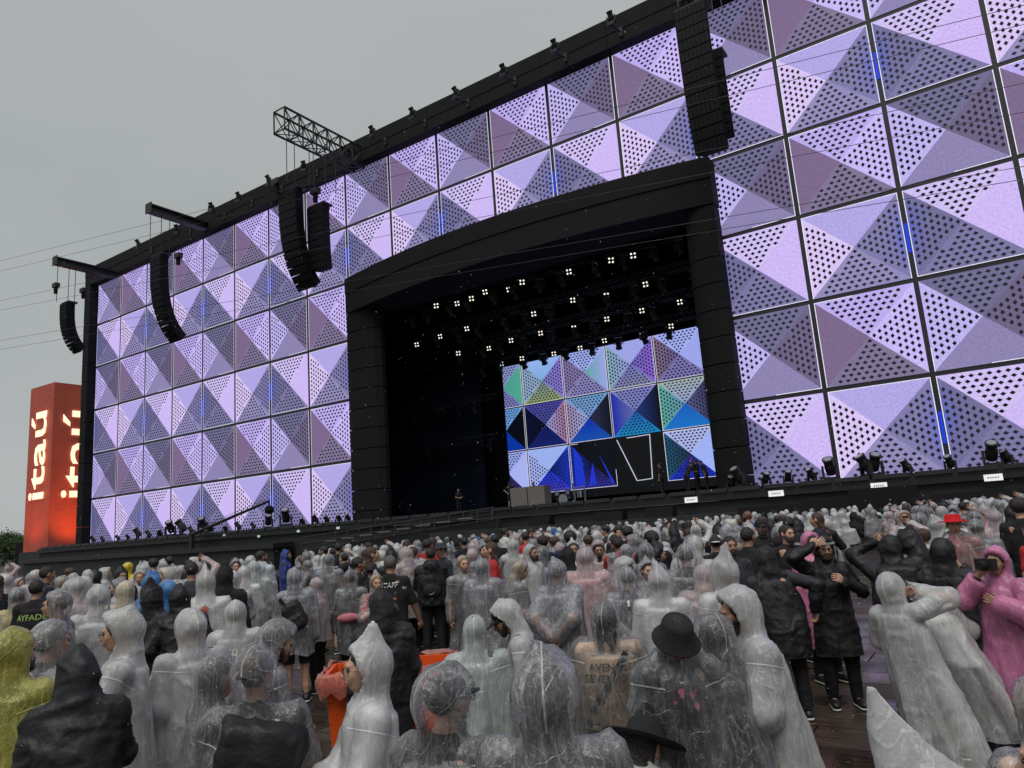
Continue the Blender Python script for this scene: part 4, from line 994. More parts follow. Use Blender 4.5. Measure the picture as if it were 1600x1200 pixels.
def person_body(J, opt, det):
    s = J['s']; U = J['U']; fat = opt.get('fat', 1.0)
    UM = U
    P = [ellip(J['chest'], A(.165*fat, .105*fat, .17)*s, UM), ellip(J['belly'], A(.145*fat, .105*fat, .15)*s, UM), ellip(J['pel']+A(0, 0, .0), A(.155*fat, .11*fat, .12)*s), rcone(J['chest']+U @ A(0, 0, .1)*s, J['neck']+U @ A(0, 0, .04)*s, .09*s, .052*s)]
    for nm in 'LR':
        P += [rcone(J['chest']+U @ (A((-.09 if nm == 'L' else .09), 0, .1)*s), J['sh'+nm], .07*s, .06*s), rcone(J['sh'+nm], J['el'+nm], .05*s*fat, .04*s*fat), rcone(J['el'+nm], J['wr'+nm], .04*s*fat, .027*s),
              rcone(J['hip'+nm], J['kn'+nm], .085*s*fat, .056*s), rcone(J['kn'+nm], J['kn'+nm]*.35+J['an'+nm]*.65, .054*s, .046*s), rcone(J['kn'+nm]*.3+J['an'+nm]*.7, J['an'+nm], .044*s, .036*s), rcone(J['an'+nm], J['toe'+nm], .036*s, .028*s)]
    parts = []
    V, F = nets(field(P, .03*s), det['body']); parts.append((V, F, 0))
    hf, L = head_field(J, s, opt.get('female', False)); V, F = nets(hf, det['head']); parts.append((V, F, 0))
    if det['hand'] and opt.get('hands', True):
        for nm in 'LR':
            if opt.get('hand'+nm, True):
                pp, ff_ = hand_prims(J, nm, s, opt.get('curl', .55)); f1 = field(pp, .012*s); f2 = field(ff_, .003*s)
                f = lambda Pp, f1=f1, f2=f2: smin(f1(Pp), f2(Pp), .008*s)
                f.bb = (np.minimum(f1.bb[0], f2.bb[0]), np.maximum(f1.bb[1], f2.bb[1])); V, F = nets(f, det['hand'], pad=.012); parts.append((V, F, 0))
    me_parts = parts
    if det['face']:
        for sx in (-1, 1):
            V, F = nets(ellip(L(sx*.031, .084, .010), A(.0125, .008, .0085)*s, J['Hm']), .004); me_parts.append((V, F, 1))
        V, F = nets(ellip(L(0, .0945, -.052), A(.021, .0065, .0085)*s, J['Hm']), .0035); me_parts.append((V, F, 2))
    return to_mesh('body', me_parts, [opt.get('skin', SK1), M_eye, M_lip]), L
def wrinkle(V, F, amp, fx=5.2, fz=1.9, seed=0, fine=True):
    """cloth folds: sharp ridges, stretched downwards, warped so that they branch"""
    N_ = vnormals(V, F); w = np.stack([vnoise(V*A(3, 3, 2)+seed), vnoise(V*A(3, 3, 2)+seed+17), vnoise(V*A(3, 3, 2)+seed+31)], 1)*.09
    Q = V+w
    def rd(fx_, fz_, o_): return np.clip(1-np.abs(vnoise(Q*A(fx_, fx_, fz_)+seed*7.3+o_))*2.6, 0, 1)**1.5
    d = rd(fx, fz, 0)*.8+vnoise(Q*A(fx*1.5, fx*1.5, fz*.9)+seed+3)*.8+rd(fx*1.9, fz*2.2, 5)*.62+rd(fx*3.0, fz*3.6, 11)*.30+vnoise(Q*A(2.4, 2.4, 1.6)+seed)*.5-.18
    return V+N_*(d*amp)[:, None]
def tubefield(J, z0, prof, k, amp, seed, s, fold=7):
    """draped tube from hem to chest. prof: list of (z, half width, half depth) measured on the upright body"""
    prof = sorted(prof); zs = A(*[p[0] for p in prof])*s; ws = A(*[p[1] for p in prof])*s; ds = A(*[p[2] for p in prof])*s
    pel, ch, nk = J['pel'], J['chest'], J['neck']
    sz = [0, pel[2], ch[2], nk[2]]; sx = [0, 0, ch[0], nk[0]]; sy = [0, 0, ch[1], nk[1]]
    k0 = J.get('hemshift', (0, 0)); sx[0], sy[0] = k0
    ztop = ch[2]+.10*s
    def f(P):
        z = P[..., 2]; x = P[..., 0]-np.interp(z, sz, sx); y = P[..., 1]-np.interp(z, sz, sy)
        th = np.arctan2(y, x); w = np.interp(z, zs, ws); d = np.interp(z, zs, ds)
        n_ = vnoise(np.stack([np.cos(th)*fold*.33+seed, np.sin(th)*fold*.33+seed, z*.9+seed*1.7], -1))
        g = 1+amp*np.clip((ztop-z)/(.9*s), 0.12, 1)*n_*1.6
        r = np.sqrt((x/(w*g))**2+(y/(d*g))**2)
        v = (r-1)*np.minimum(w, d)
        return np.maximum(v, z-ztop)
    W = max(ws.max(), ds.max())*(1+amp)+.12; f.bb = (A(min(sx)-W, min(sy)-W, zs[0]), A(max(sx)+W, max(sy)+W, ztop)); return f
def make_poncho(J, opt, det, mesh_name='raincoat', m=F_white):
    s = J['s']; U, M_ = J['U'], J['Hm']; h = J['head']; L = lambda x, y, z: h+M_ @ (A(x, y, z)*s)
    seed = opt.get('seed', 1); hem = opt.get('hem', .42); fl = opt.get('flare', 1.0); fat = opt.get('fat', 1.0)
    P = [rcone(J['chest']+U @ (A(0, 0, .06)*s), J['neck']+U @ (A(0, 0, .04)*s), .14*s, .088*s)]+[rcone(J['neck']+U @ (A(0, -.005, -.05)*s), J['sh'+q]+U @ (A(0, 0, -.01)*s), .078*s, .074*s*(.6+.4*fat)) for q in 'LR']+[
         tubefield(J, hem, [(hem-.1, .285*fl*fat, .225*fl*fat), (.7, .262*fl**.7*fat, .20*fl**.5*fat), (1.0, .235*fat, .17*fat), (1.25, .22*fat, .15*fat), (1.42, .16*fat, .12*fat)], .05, opt.get('fold', .24), seed, s)]
    slv = opt.get('sleeve', 1.0)
    if slv > 0:
        for nm in 'LR':
            e, w, sh = J['el'+nm], J['wr'+nm], J['sh'+nm]; we = e+(w-e)*min(1, slv*0.93)
            sag = A(0, 0, -.008*s)
            k1 = s*fat**.8; P += [rcone(sh, e+sag, .078*k1, .070*k1*opt.get('slw', 1.1)), rcone(e+sag, we+sag*.4, .070*k1*opt.get('slw', 1.1), .064*k1*opt.get('slw', 1.1))]
    cuts = []
    if opt.get('hood', 'up') == 'up':
        hk = opt.get('hoodk', 1.0); tip = opt.get('tip', A(0, -.07, .20))
        hh = [ellip(L(0, -.018, .018), A(.102, .126, .122)*s*hk, M_), rcone(L(0, -.02, .05), L(*tip), .105*s*hk, .012*s, (.62, 1, 1)), rcone(L(0, -.022, -.05), J['neck']+U @ (A(0, -.01, -.03)*s), .088*s*hk, .086*s)]
        if opt.get('brim', 0) > 0: hh.append(rcone(L(-.055, .085, .085), L(.055, .085, .085), .022*s, .022*s)); hh.append(rcone(L(0, .06, .09), L(0, .10+opt['brim'], .065), .05*s, .02*s, ))
        P += hh
        if opt.get('faceopen', True):
            cuts += [rcone(L(0, .03, -.008), L(0, .40, -.03), .080*s*hk, .12*s), rcone(L(0, opt.get('open', .155), -.03), L(0, .5, -.03), .16*s, .17*s)]
    else:
        hd_ = J['neck']+U @ (A(0, -.11, -.03)*s)
        P += [ellip(hd_, A(.13, .06, .10)*s, U), rcone(J['neck']+U @ A(-.07, 0, 0)*s, J['neck']+U @ A(.07, 0, 0)*s, .07*s, .07*s)]
        cuts.append(rcone(J['neck']+U @ (A(0, .0, .04)*s), J['neck']+U @ (A(0, .02, .4)*s), .065*s, .1*s))
    f = field(P, .032*s, cuts, .012)
    lo, hi = f.bb; lo = lo-.04; hi = hi+.04; lo[2] = hem*s
    V, F = nets(f, det['coat'], lo, hi)
    V = wrinkle(V, F, opt.get('wr', .0125), seed=seed)
    z = V[:, 2]; low = z < (hem+.04)*s
    V[low, 2] += (vnoise(V[low]*A(7, 7, 0)+seed)*.03)*s
    me = to_mesh(mesh_name, [(V, F, 0)], [m])
    if det['coat'] < .03:
        W = np.array([v.co[:] for v in me.vertices]); Ql = (W-h) @ M_; s1 = np.where((Ql[:, 2] > -.10*s) & (Ql[:, 1] < .1), Ql[:, 0], 1.0); cols = [s1]
        for nm in 'LR':
            sh = J['sh'+nm]; dr = J['el'+nm]-sh; dr = dr/np.linalg.norm(dr); dd = (W-sh) @ dr-.055*s; near = np.linalg.norm(W-sh, axis=1) < .16*s; cols.append(np.where(near, dd, 1.0))
        at_ = me.attributes.new('seam', 'FLOAT_VECTOR', 'POINT'); at_.data.foreach_set('vector', (np.stack(cols, 1)+1).astype(np.float32).ravel())
    return me
def make_shirt(J, opt, det, m, sleeve=.8, infl=.007, hem=.88, name='shirt', flare=1.0):
    s = J['s']; U = J['U']; fat = opt.get('fat', 1.0); seed = opt.get('seed', 1)
    P = [tubefield(J, hem, [(hem-.1, .185*fat*flare, .14*fat*flare), (1.0, .175*fat, .135*fat), (1.25, .185*fat, .125*fat), (1.42, .14*fat, .10*fat)], .05, .06, seed, s), rcone(J['shL'], J['shR'], .05*s, .05*s)]
    P.append(rcone(J['chest']+U @ A(0, 0, .10)*s, J['neck']+U @ A(0, 0, .0)*s, .112*s, .067*s)); P += [rcone(J['neck']+U @ A(0, 0, -.03)*s, J['sh'+q]+U @ A(0, 0, -.01)*s, .066*s, .058*s) for q in 'LR']
    for nm in 'LR':
        e, w, sh = J['el'+nm], J['wr'+nm], J['sh'+nm]
        if sleeve > 0: P.append(rcone(sh, sh+(e-sh)*min(1, sleeve), (.052*fat+infl)*s, (.046*fat+infl)*s))
        if sleeve > 1: P.append(rcone(e, e+(w-e)*(sleeve-1), (.044*fat+infl)*s, (.032+infl)*s))
    f = field(P, .03*s); lo, hi = f.bb; lo = lo-.03; hi = hi+.03; lo[2] = hem*s if sleeve <= 1 else min(hem*s, lo[2])
    if sleeve > 1:
        g0 = f; f = lambda Q: np.maximum(g0(Q), np.where((np.abs(Q[..., 0]) < .2*s*fat), hem*s-Q[..., 2], -1)); f.bb = g0.bb
    V, F = nets(f, det['coat'], lo, hi); V = wrinkle(V, F, .006, seed=seed+3); return to_mesh(name, [(V, F, 0)], [m])
def make_jacket(J, opt, det, m, hood='up', hem=.80, name='jacket'):
    s = J['s']; U, M_ = J['U'], J['Hm']; h = J['head']; L = lambda x, y, z: h+M_ @ (A(x, y, z)*s); fat = opt.get('fat', 1.0); seed = opt.get('seed', 1); fl = opt.get('flare', 1.0)
    P = [tubefield(J, hem, [(hem-.1, .215*fat*fl, .17*fat*fl), (1.0, .205*fat, .16*fat), (1.25, .21*fat, .145*fat), (1.42, .155*fat, .115*fat)], .05, .09, seed, s), rcone(J['chest']+U @ (A(0, 0, .08)*s), J['neck'], .13*s, .085*s)]+[rcone(J['neck']+U @ A(0, -.01, -.02)*s, J['sh'+q]+U @ A(0, 0, -.025)*s, .085*s, .072*s) for q in 'LR']
    for nm in 'LR':
        e, w, sh = J['el'+nm], J['wr'+nm], J['sh'+nm]
        k1 = s*fat**.7; P += [rcone(sh+A(0, 0, -.01*s), e, .066*k1, .058*k1), rcone(e, e+(w-e)*.93, .058*k1, .045*k1)]
    cuts = []
    if hood == 'up':
        hk = opt.get('hoodk', 1.0); tip = opt.get('tip', A(0, -.06, .15))
        P += [ellip(L(0, -.02, .02), A(.098, .122, .118)*s*hk, M_), rcone(L(0, -.03, .03), L(*tip), .085*s*hk, .03*s), rcone(L(0, -.03, -.05), J['neck'], .098*s, .10*s)]
        cuts += [rcone(L(0, .03, -.008), L(0, .40, -.03), .080*s*hk, .12*s), rcone(L(0, .16, -.03), L(0, .5, -.03), .16*s, .17*s)]
    elif hood == 'down':
        P += [ellip(J['neck']+U @ (A(0, -.10, -.02)*s), A(.12, .06, .085)*s, U), rcone(J['neck']+U @ A(-.06, 0, 0)*s, J['neck']+U @ A(.06, 0, 0)*s, .062*s, .062*s)]
        cuts.append(rcone(J['neck']+U @ (A(0, .0, .04)*s), J['neck']+U @ (A(0, .02, .4)*s), .06*s, .1*s))
    f = field(P, .035*s, cuts, .01); lo, hi = f.bb; lo = lo-.03; hi = hi+.03
    g0 = f; f = lambda Q: np.maximum(g0(Q), np.where((np.abs(Q[..., 0]) < .27*s*fat*fl) & (Q[..., 2] < hem*s+.0), hem*s-Q[..., 2]+.0, -1)); f.bb = g0.bb
    lo[2] = min(hem*s, min(J['wrL'][2], J['wrR'][2])-.06)
    V, F = nets(f, det['coat'], lo, hi); V = wrinkle(V, F, .019, fx=5, fz=4.2, seed=seed+3); return to_mesh(name, [(V, F, 0)], [m])
def make_trousers(J, opt, det, m, cut=.10, name='trousers', loose=1.0):
    s = J['s']; fat = opt.get('fat', 1.0)
    P = [ellip(J['pel']+A(0, 0, .0), A(.172*fat, .128*fat, .12)*s)]
    for nm in 'LR':
        P += [rcone(J['hip'+nm], J['kn'+nm], .10*s*fat, .074*s*loose), rcone(J['kn'+nm], J['an'+nm]+A(0, 0, .03), .074*s*loose, .058*s*loose)]
    f = field(P, .02*s); lo, hi = f.bb; lo = lo-.03; hi = hi+.03; lo[2] = cut*s
    V, F = nets(f, max(det['coat'], .014), lo, hi); V = wrinkle(V, F, .006, fx=6, fz=6, seed=opt.get('seed', 1)); return to_mesh(name, [(V, F, 0)], [m])
def make_shoes(J, det, m=M_shoe):
    s = J['s']; out_ = []
    for nm in 'LR':
        a, t_ = J['an'+nm], J['toe'+nm]; p = [rcone(A(a[0], a[1]-.03, .05), A(t_[0], t_[1]+.02, .045), .045*s, .04*s), rcone(a+A(0, 0, 0), a+A(0, 0, .03), .046*s, .044*s)]
        V, F = nets(field(p, .02), .014, lo=None)
        q_ = [rcone(A(a[0], a[1]-.035, .018), A(t_[0], t_[1]+.02, .018), .05*s, .046*s, (1, 1, .35))]
        V2, F2 = nets(field(q_, .01), .012, pad=.02); V2[:, 2] = np.maximum(V2[:, 2], .002); out_.append(to_mesh('shoe', [(V, F, 0), (V2, F2, 1)], [m, M_sole]))
    return out_
def make_hair(J, opt, det, kind, m):
    s = J['s']; M_ = J['Hm']; h = J['head']; L = lambda x, y, z: h+M_ @ (A(x, y, z)*s)
    P = [ellip(L(0, -.02, .035), A(.082, .098, .092)*s, M_)]
    if kind == 'bun': P.append(ellip(L(0, -.11, .08), A(.04, .04, .04)*s, M_))
    if kind in ('long', 'bob'):
        P += [rcone(L(-.042, -.04, 0), L(-.05, -.03, -.11), .038*s, .028*s), rcone(L(.042, -.04, 0), L(.05, -.03, -.11), .038*s, .028*s), rcone(L(0, -.07, 0), L(0, -.06, -.14), .05*s, .045*s)]
        if kind == 'long': P += [rcone(L(-.03, -.07, -.1), J['chest']+J['U'] @ (A(-.04, -.085, .06)*s), .04*s, .024*s), rcone(L(.04, -.07, -.1), J['chest']+J['U'] @ (A(.045, -.085, .05)*s), .04*s, .024*s)]
    if kind == 'curly': P += [ellip(L(0, -.015, .06), A(.10, .105, .085)*s, M_)]
    cut = [ellip(L(0, .085, -.03), A(.066, .075, .088)*s, M_)]
    if kind not in ('long', 'bob'): cut.append(rcone(L(-.09, .02, -.09), L(.09, .02, -.09), .07*s, .07*s))
    V, F = nets(field(P, .02*s, cut, .015), det['head']*1.15); N_ = vnormals(V, F)
    V = V+N_*(vnoise(V*A(55, 55, 30))*.005)[:, None]
    return to_mesh('hair', [(V, F, 0)], [m])
def make_beard(J, det, m):
    s = J['s']; M_ = J['Hm']; h = J['head']; L = lambda x, y, z: h+M_ @ (A(x, y, z)*s)
    P = [rcone(L(-.058, .025, -.035), L(-.025, .07, -.085), .018*s, .022*s), rcone(L(.058, .025, -.035), L(.025, .07, -.085), .018*s, .022*s), rcone(L(-.02, .073, -.088), L(.02, .073, -.088), .023*s, .023*s), rcone(L(-.024, .094, -.038), L(.024, .094, -.038), .007*s, .007*s), rcone(L(-.026, .09, -.04), L(-.026, .085, -.075), .008*s, .012*s), rcone(L(.026, .09, -.04), L(.026, .085, -.075), .008*s, .012*s)]
    V, F = nets(field(P, .012*s), max(.0055, det['head']*.8)); N_ = vnormals(V, F); V = V+N_*(vnoise(V*90)*.002)[:, None]
    return to_mesh('beard', [(V, F, 0)], [m])
def head_lathe(J, prof, name, m, dz=.06, dy=-.01, tilt=0, smooth=True, scale=(1, 1.15, 1)):
    s = J['s']; me = MB().lathe((0, 0, 0), prof, 22).mesh(name, m, smooth)
    M4 = Matrix([[*J['Hm'][i], 0] for i in range(3)]+[[0, 0, 0, 1]])
    c = J['head']+J['Hm'] @ (A(0, dy, dz)*s)
    me.transform(Matrix.Translation(Vector(c)) @ M4 @ Matrix.Rotation(tilt, 4, 'X') @ Matrix.Diagonal((scale[0]*s, scale[1]*s, scale[2]*s, 1))); return me
def make_cap(J, m, back=False):
    s = J['s']; me = head_lathe(J, [(.0835, -.03), (.0845, 0), (.08, .03), (.062, .058), (.03, .074), (.006, .079)], 'cap', m, dz=.045)
    M_ = J['Hm']; h = J['head']; sg_ = -1 if back else 1
    mb = MB(); K = 8; V = []
    for i in range(K+1):
        a = math.pi*i/K
        for r, z in ((.078, .03), (.078+.075*math.sin(a), .012)):
            for t_ in (0, .004): V.append(tuple(h+M_ @ (A(.078*math.cos(a)*(1 if r < .079 else .95), sg_*(.025+(r if r > .079 else .06)*math.sin(a)*1.0), z+.012-t_)*s)))
    F = []
    for i in range(K):
        a = i*4; b = a+4; F += [(a, a+2, b+2, b), (a+1, b+1, b+3, a+3), (a+2, a+3, b+3, b+2)]
    mb.add(V, F); v2 = mb.mesh('brim', m, True); return me, v2
def make_hat(J, m, kind):
    if kind == 'bucket': return head_lathe(J, [(.135, -.055), (.13, -.05), (.092, .005), (.086, .05), (.075, .07), (.01, .074)], 'hat', m, dz=.045)
    if kind == 'wide': return head_lathe(J, [(.165, .0), (.165, .006), (.09, .01), (.082, .07), (.07, .085), (.01, .08)], 'hat', m, dz=.04)
    if kind == 'cowboy':
        me = head_lathe(J, [(.20, .0), (.20, .007), (.095, .012), (.085, .08), (.06, .105), (.01, .09)], 'hat', m, dz=.035)
        return me
def glasses(J):
    s = J['s']; M_ = J['Hm']; h = J['head']; L = lambda x, y, z: h+M_ @ (A(x, y, z)*s); mb = MB()
    for sx in (-1, 1):
        pts = [L(sx*.033+.022*math.cos(t), .106, .008+.018*math.sin(t)) for t in np.linspace(0, 2*math.pi, 11)]
        mb.path(pts, .0018, 4); mb.tube(L(sx*.055, .102, .012), L(sx*.078, .0, .005), .0016, n=4)
    mb.tube(L(-.011, .107, .012), L(.011, .107, .012), .0016, n=4); return mb.mesh('glasses', MATS.get('black_shoe'))
def sdf_piece(name, prims, k, res, m, wr=.008): V, F = nets(field(prims, k), res); V = wrinkle(V, F, wr, seed=3.0); return to_mesh(name, [(V, F, 0)], [m])
def back_print(shirt_me, text, c, w, m, J, side=-1, zc=1.3, x=0, size=None, tilt=0):
    """flat lettering laid on the back (side -1) or chest of a garment"""
    me = text_mesh(text, 1.0, 0, 0.01, res=2) if isinstance(text, str) else text; me.materials.clear(); me.materials.append(m)
    me.transform(Matrix.Rotation(tilt, 4, 'Z'))
    xs = [v.co.x for v in me.vertices]; k_ = w/(max(xs)-min(xs)); cxm = (max(xs)+min(xs))/2
    bvh = BVHTree.FromPolygons([v.co for v in shirt_me.vertices], [p.vertices for p in shirt_me.polygons])
    s = J['s']
    for v in me.vertices:
        X = -(v.co.x-cxm)*k_*side*-1*s if side < 0 else -(v.co.x-cxm)*k_*s
        X = (v.co.x-cxm)*k_*s if side < 0 else -(v.co.x-cxm)*k_*s
        Zz = zc*s+v.co.y*k_*s
        o = Vector((X+x, side*1.2, Zz)); hit = bvh.ray_cast(o, Vector((0, -side, 0)))
        y_ = hit[0].y if hit[0] else c
        v.co = (X+x, y_+side*.005, Zz)
    me.name = 'print'; return me
DET = {'near': dict(body=.016, head=.0075, hand=.0055, coat=.0145, face=True), 'mid': dict(body=.024, head=.011, hand=.010, coat=.021, face=True), 'far': dict(body=.04, head=.016, hand=0, coat=.034, face=False)}
M_print_w = mat('white_ink', (0.6, 0.6, 0.58), 0.7); M_print_k = mat('black_ink', (0.02, 0.02, 0.02), 0.8); M_print_g = mat('green_ink', (0.3, 0.45, 0.12), 0.7); M_print_r = mat('red_ink', (0.4, 0.08, 0.06), 0.7)
M_print_p = mat('pink_ink', (0.6, 0.1, 0.2), 0.7); M_pale = mat('pale_ink', (0.5, 0.5, 0.5), 0.7)
def build_person(label, loc, rz, H=1.7, det='near', pose=None, skin=None, coat=None, coatm=None, jacket=None, shirt=C_char, sleeve=.8, legs=('trousers', B_fab, .1), hair=('short', H_dark), beard=None, cap=None, hat=None, opt=None, group=None, extra=None, shoes=True):
    opt = dict(opt or {}); opt.setdefault('seed', random.uniform(0, 30)); D = DET[det]
    if skin: opt['skin'] = skin
    J = skeleton(H, **(pose or {}))
    if 'hemshift' in opt: J['hemshift'] = opt['hemshift']
    r = empty('person', loc, rz, label=label, cat='person', group=group)
    me, L = person_body(J, opt, D); inst('body', me, r)
    if hair and not (det == 'far' and coat == 'solid'): inst('hair', make_hair(J, opt, D, hair[0], hair[1]), r)
    if beard and D['face']: inst('beard', make_beard(J, D, beard), r)
    sh = None
    if shirt: sh = make_shirt(J, opt, D, shirt, sleeve, name='shirt'); inst('shirt', sh, r)
    if legs: inst(legs[0], make_trousers(J, opt, D, legs[1], legs[2], legs[0]), r)
    if shoes and det != 'far':
        for q_ in make_shoes(J, D): inst('shoe', q_, r)
    if cap: a_, b_ = make_cap(J, cap[0], cap[1]); c_ = inst('cap', a_, r); inst('peak', b_, c_)
    if hat: inst('hat', make_hat(J, hat[1], hat[0]), r)
    cm = None
    if coatm: cm = make_poncho(J, opt, D, 'raincoat', coatm); inst('raincoat', cm, r)
    if jacket: cm = make_jacket(J, opt, D, jacket[0], jacket[1], jacket[2]); inst('jacket', cm, r)
    if extra: extra(r, J, sh, cm)
    return r, J
def put(x, ytop, H, face, **k):
    """head top at pixel (x, ytop) for a person H metres tall"""
    P = onZ(x, ytop, H); phi = math.atan2(P[1]-CAM[1], P[0]-CAM[0]); return dict(loc=(P[0], P[1], 0.03), rz=phi-math.pi/2-R(face), H=H/1.07 if k.get('hooded', True) else H)
# ------------------------------------------------------------------ the people one can tell apart
HERO = []
def hero(label, x, y, H, face, hooded=True, shift=None, **k):
    d = put(x, y, H, face, hooded=hooded)
    if shift: d['loc'] = (d['loc'][0]+CR[0]*shift, d['loc'][1]+CR[1]*shift, .03); d['H'] = 1.58
    r, J = build_person(label, d['loc'], d['rz'], d['H'], **k); HERO.append((x, y, d['loc'], H)); return r, J
def backpack(r, J, sh, cm, side=1, m=B_coat, w=.15, h=.21, zc=.02, y=-.17, roll=0):
    s = J['s']; U = J['U'] @ rotm(0, 0, roll); c = J['chest']+J['U'] @ (A(0, y, -.05+zc)*s)
    inst('backpack', sdf_piece('backpack', [rbox(c, A(w, .085, h)*s, .05*s, U), rbox(c+U @ A(0, -.07, -.09)*s, A(w*.8, .05, h*.5)*s, .03*s, U)], .02*s, .013, m, .022), r)
def strap(r, J, me, m, a, b, side=-1, w=.022):
    """a band lying on the garment from a to b (x, z at the back)"""
    s = J['s']; bvh = BVHTree.FromPolygons([v.co for v in me.vertices], [p.vertices for p in me.polygons]); mb = MB(); K = 16; V = []
    d = np.array([b[0]-a[0], b[1]-a[1]]); d /= np.linalg.norm(d); nrm = np.array([-d[1], d[0]])
    for i in range(K+1):
        t = i/K; c = np.array(a)*(1-t)+np.array(b)*t
        for sg_ in (-1, 1):
            p = (c+nrm*sg_*w)*s; hit = bvh.ray_cast(Vector((p[0], side*1.3, p[1])), Vector((0, -side, 0)))
            y_ = (hit[0].y if hit[0] else side*.12)
            for off in (.010, .022): V.append((p[0], y_+side*off, p[1]))
    F = []
    for i in range(K):
        q = i*4; n_ = q+4
        F += [(q+1, q+3, n_+3, n_+1), (q, n_, n_+2, q+2), (q, q+1, n_+1, n_), (q+2, n_+2, n_+3, q+3)]
    mb.add(V, F); inst('strap', mb.mesh('strap', m), r)
def text_on(txt, w, m, zc, x=0, side=-1, on='shirt', tilt=0):
    def f(r, J, sh, cm): inst('print', back_print(sh if on == 'shirt' else cm, txt, -.15 if side < 0 else .15, w, m, J, side, zc, x, tilt=tilt), r)
    return f
def both(*fs):
    def f(r, J, sh, cm):
        for g_ in fs: g_(r, J, sh, cm)
    return f
def blotch(seed):
    """a small irregular printed motif"""
    q_ = random.Random(seed); mb = MB()
    for k_ in range(7):
        x_, y_ = q_.uniform(-.5, .5), q_.uniform(-.35, .35); rr = q_.uniform(.07, .16); n_ = 9; b0 = len(mb.v)
        mb.add([(x_+rr*q_.uniform(.6, 1.3)*math.cos(i*2*math.pi/n_), y_+rr*q_.uniform(.5, 1.2)*math.sin(i*2*math.pi/n_), 0) for i in range(n_)], [tuple(range(n_))])
    return mb.mesh('print', M_print_p)
T = 'trousers'; SH_ = 'shorts'
# --- nearest row, from the left
hero('man in a yellow see-through raincoat at the left picture edge', 22, 960, 1.79, 35, coatm=F_yellow, shirt=C_char, hair=('short', H_dark), beard=H_dark, skin=SK1, pose=dict(yaw=-.3, armR='low'), opt=dict(hoodk=1.05, tip=A(0, -.04, .13), fold=.2, hem=.5), legs=(SH_, C_char, .5))
hero('person in a pale see-through poncho behind the yellow raincoat', 78, 950, 1.78, 60, coatm=F_clear, shirt=C_grey, skin=SK1, hair=('short', H_grey), opt=dict(tip=A(0, -.02, .13), hoodk=1.06))
hero('person seen from behind in a wide black hooded coat, bottom left', 123, 988, 1.70, 5, jacket=(B_coat, 'up', .55), pose=dict(armR='front', armL='down', lean=.12, pitch=.2), opt=dict(fat=1.05, tip=A(0, -.03, .12), flare=1.0), legs=(T, B_fab, .1))
hero('person in a long milky raincoat with visor hood facing left, hand at the chin', 196, 932, 1.81, -80, coatm=F_white, shirt=C_grey, sleeve=.6, skin=SK1, hair=('short', H_brown), pose=dict(armL='chest', armR='front', pitch=.05), opt=dict(hem=.36, brim=.07, tip=A(0, -.07, .15), fold=.22, seed=4), legs=(SH_, C_olive, .3), extra=lambda r, J, sh, cm: inst('sunglasses', glasses(J), r))
hero('person in black hooded jacket and shorts with a hand on the hip, bare legs', 294, 902, 1.78, -5, jacket=(B_coat, 'up', .80), legs=(SH_, B_fab, .5), pose=dict(armL='hip', lean=.12, roll=-.1), skin=SK2, opt=dict(fat=1.1, tip=A(0, -.02, .13)))
hero('person in black coat with a sharply pointed hood beside the blue hood', 237, 902, 1.80, 40, jacket=(B_coat, 'up', .75), opt=dict(tip=A(0, -.05, .21)))
hero('tall milky poncho seen from behind with one long sleeve hanging left', 303, 934, 1.74, -20, coatm=F_white, shirt=C_grey, sleeve=1.7, pose=dict(armL=(A(-.38, .08, -.5), A(-.4, -.6, 0)), armR='front', lean=.08), opt=dict(hem=.2, hoodk=1.12, tip=A(0, -.04, .12), slw=1.4, seed=9, fat=1.05), legs=(T, C_grey, .1))
hero('dark haired woman under wet grey film beside the black backpack man', 332, 1002, 1.60, 70, coatm=F_clear, shirt=C_char, sleeve=1.8, hair=('bob', H_dark), skin=SK1, pose=dict(pitch=.15, armL='front', armR='front'), opt=dict(female=True, tip=A(0, -.04, .13), hoodk=1.08))
hero('man in a cap under clear film with a crumpled black backpack', 398, 990, 1.66, 8, coatm=F_thin, shirt=B_fab, hair=('short', H_brown), skin=SK1, cap=(C_char, True), pose=dict(armL='front', armR='front', yaw=-.4), opt=dict(hoodk=1.13, tip=A(0, -.02, .13), fat=1.12, fold=.24, flare=1.05), extra=lambda r, J, sh, cm: backpack(r, J, sh, cm, m=B_coat, w=.2, h=.27, zc=-.10, y=-.12, roll=.25))
hero('bearded man looking down with dark hair under a wet clear hood', 402, 947, 1.71, 75, coatm=F_clear, shirt=C_grey, hair=('short', H_brown), beard=H_brown, skin=SK1, pose=dict(pitch=.35, lean=.1, armR='front', armL='front'), opt=dict(hoodk=1.08, tip=A(0, -.03, .13)))
hero('milky hooded back with large pale letters, beside the pointed flag poncho', 368, 925, 1.66, 10, coatm=F_white, shirt=C_grey, extra=text_on('VERN', .34, M_pale, 1.26, on='coat'), opt=dict(tip=A(0, -.02, .14)))
hero('bearded man with dark hair in a milky raincoat with hood down, looking right', 407, 862, 1.86, 25, hooded=False, coatm=F_white, shirt=C_tie, hair=('short', H_dark), beard=H_dark, skin=SK2, pose=dict(yaw=-.7), opt=dict(hood='down', hem=.5))
hero('person in crumpled clear poncho with a black sling bag and black shorts', 461, 880, 1.76, 8, coatm=F_grey, shirt=C_grey, legs=(SH_, B_fab, .5), skin=SK1, opt=dict(hem=.62, wr=.02, tip=A(0, -.01, .16), fold=.25), extra=lambda r, J, sh, cm: (backpack(r, J, sh, cm, w=.12, h=.17, zc=-.08, roll=-.5), strap(r, J, cm, B_fab, (-.2, 1.38), (.12, .98))))
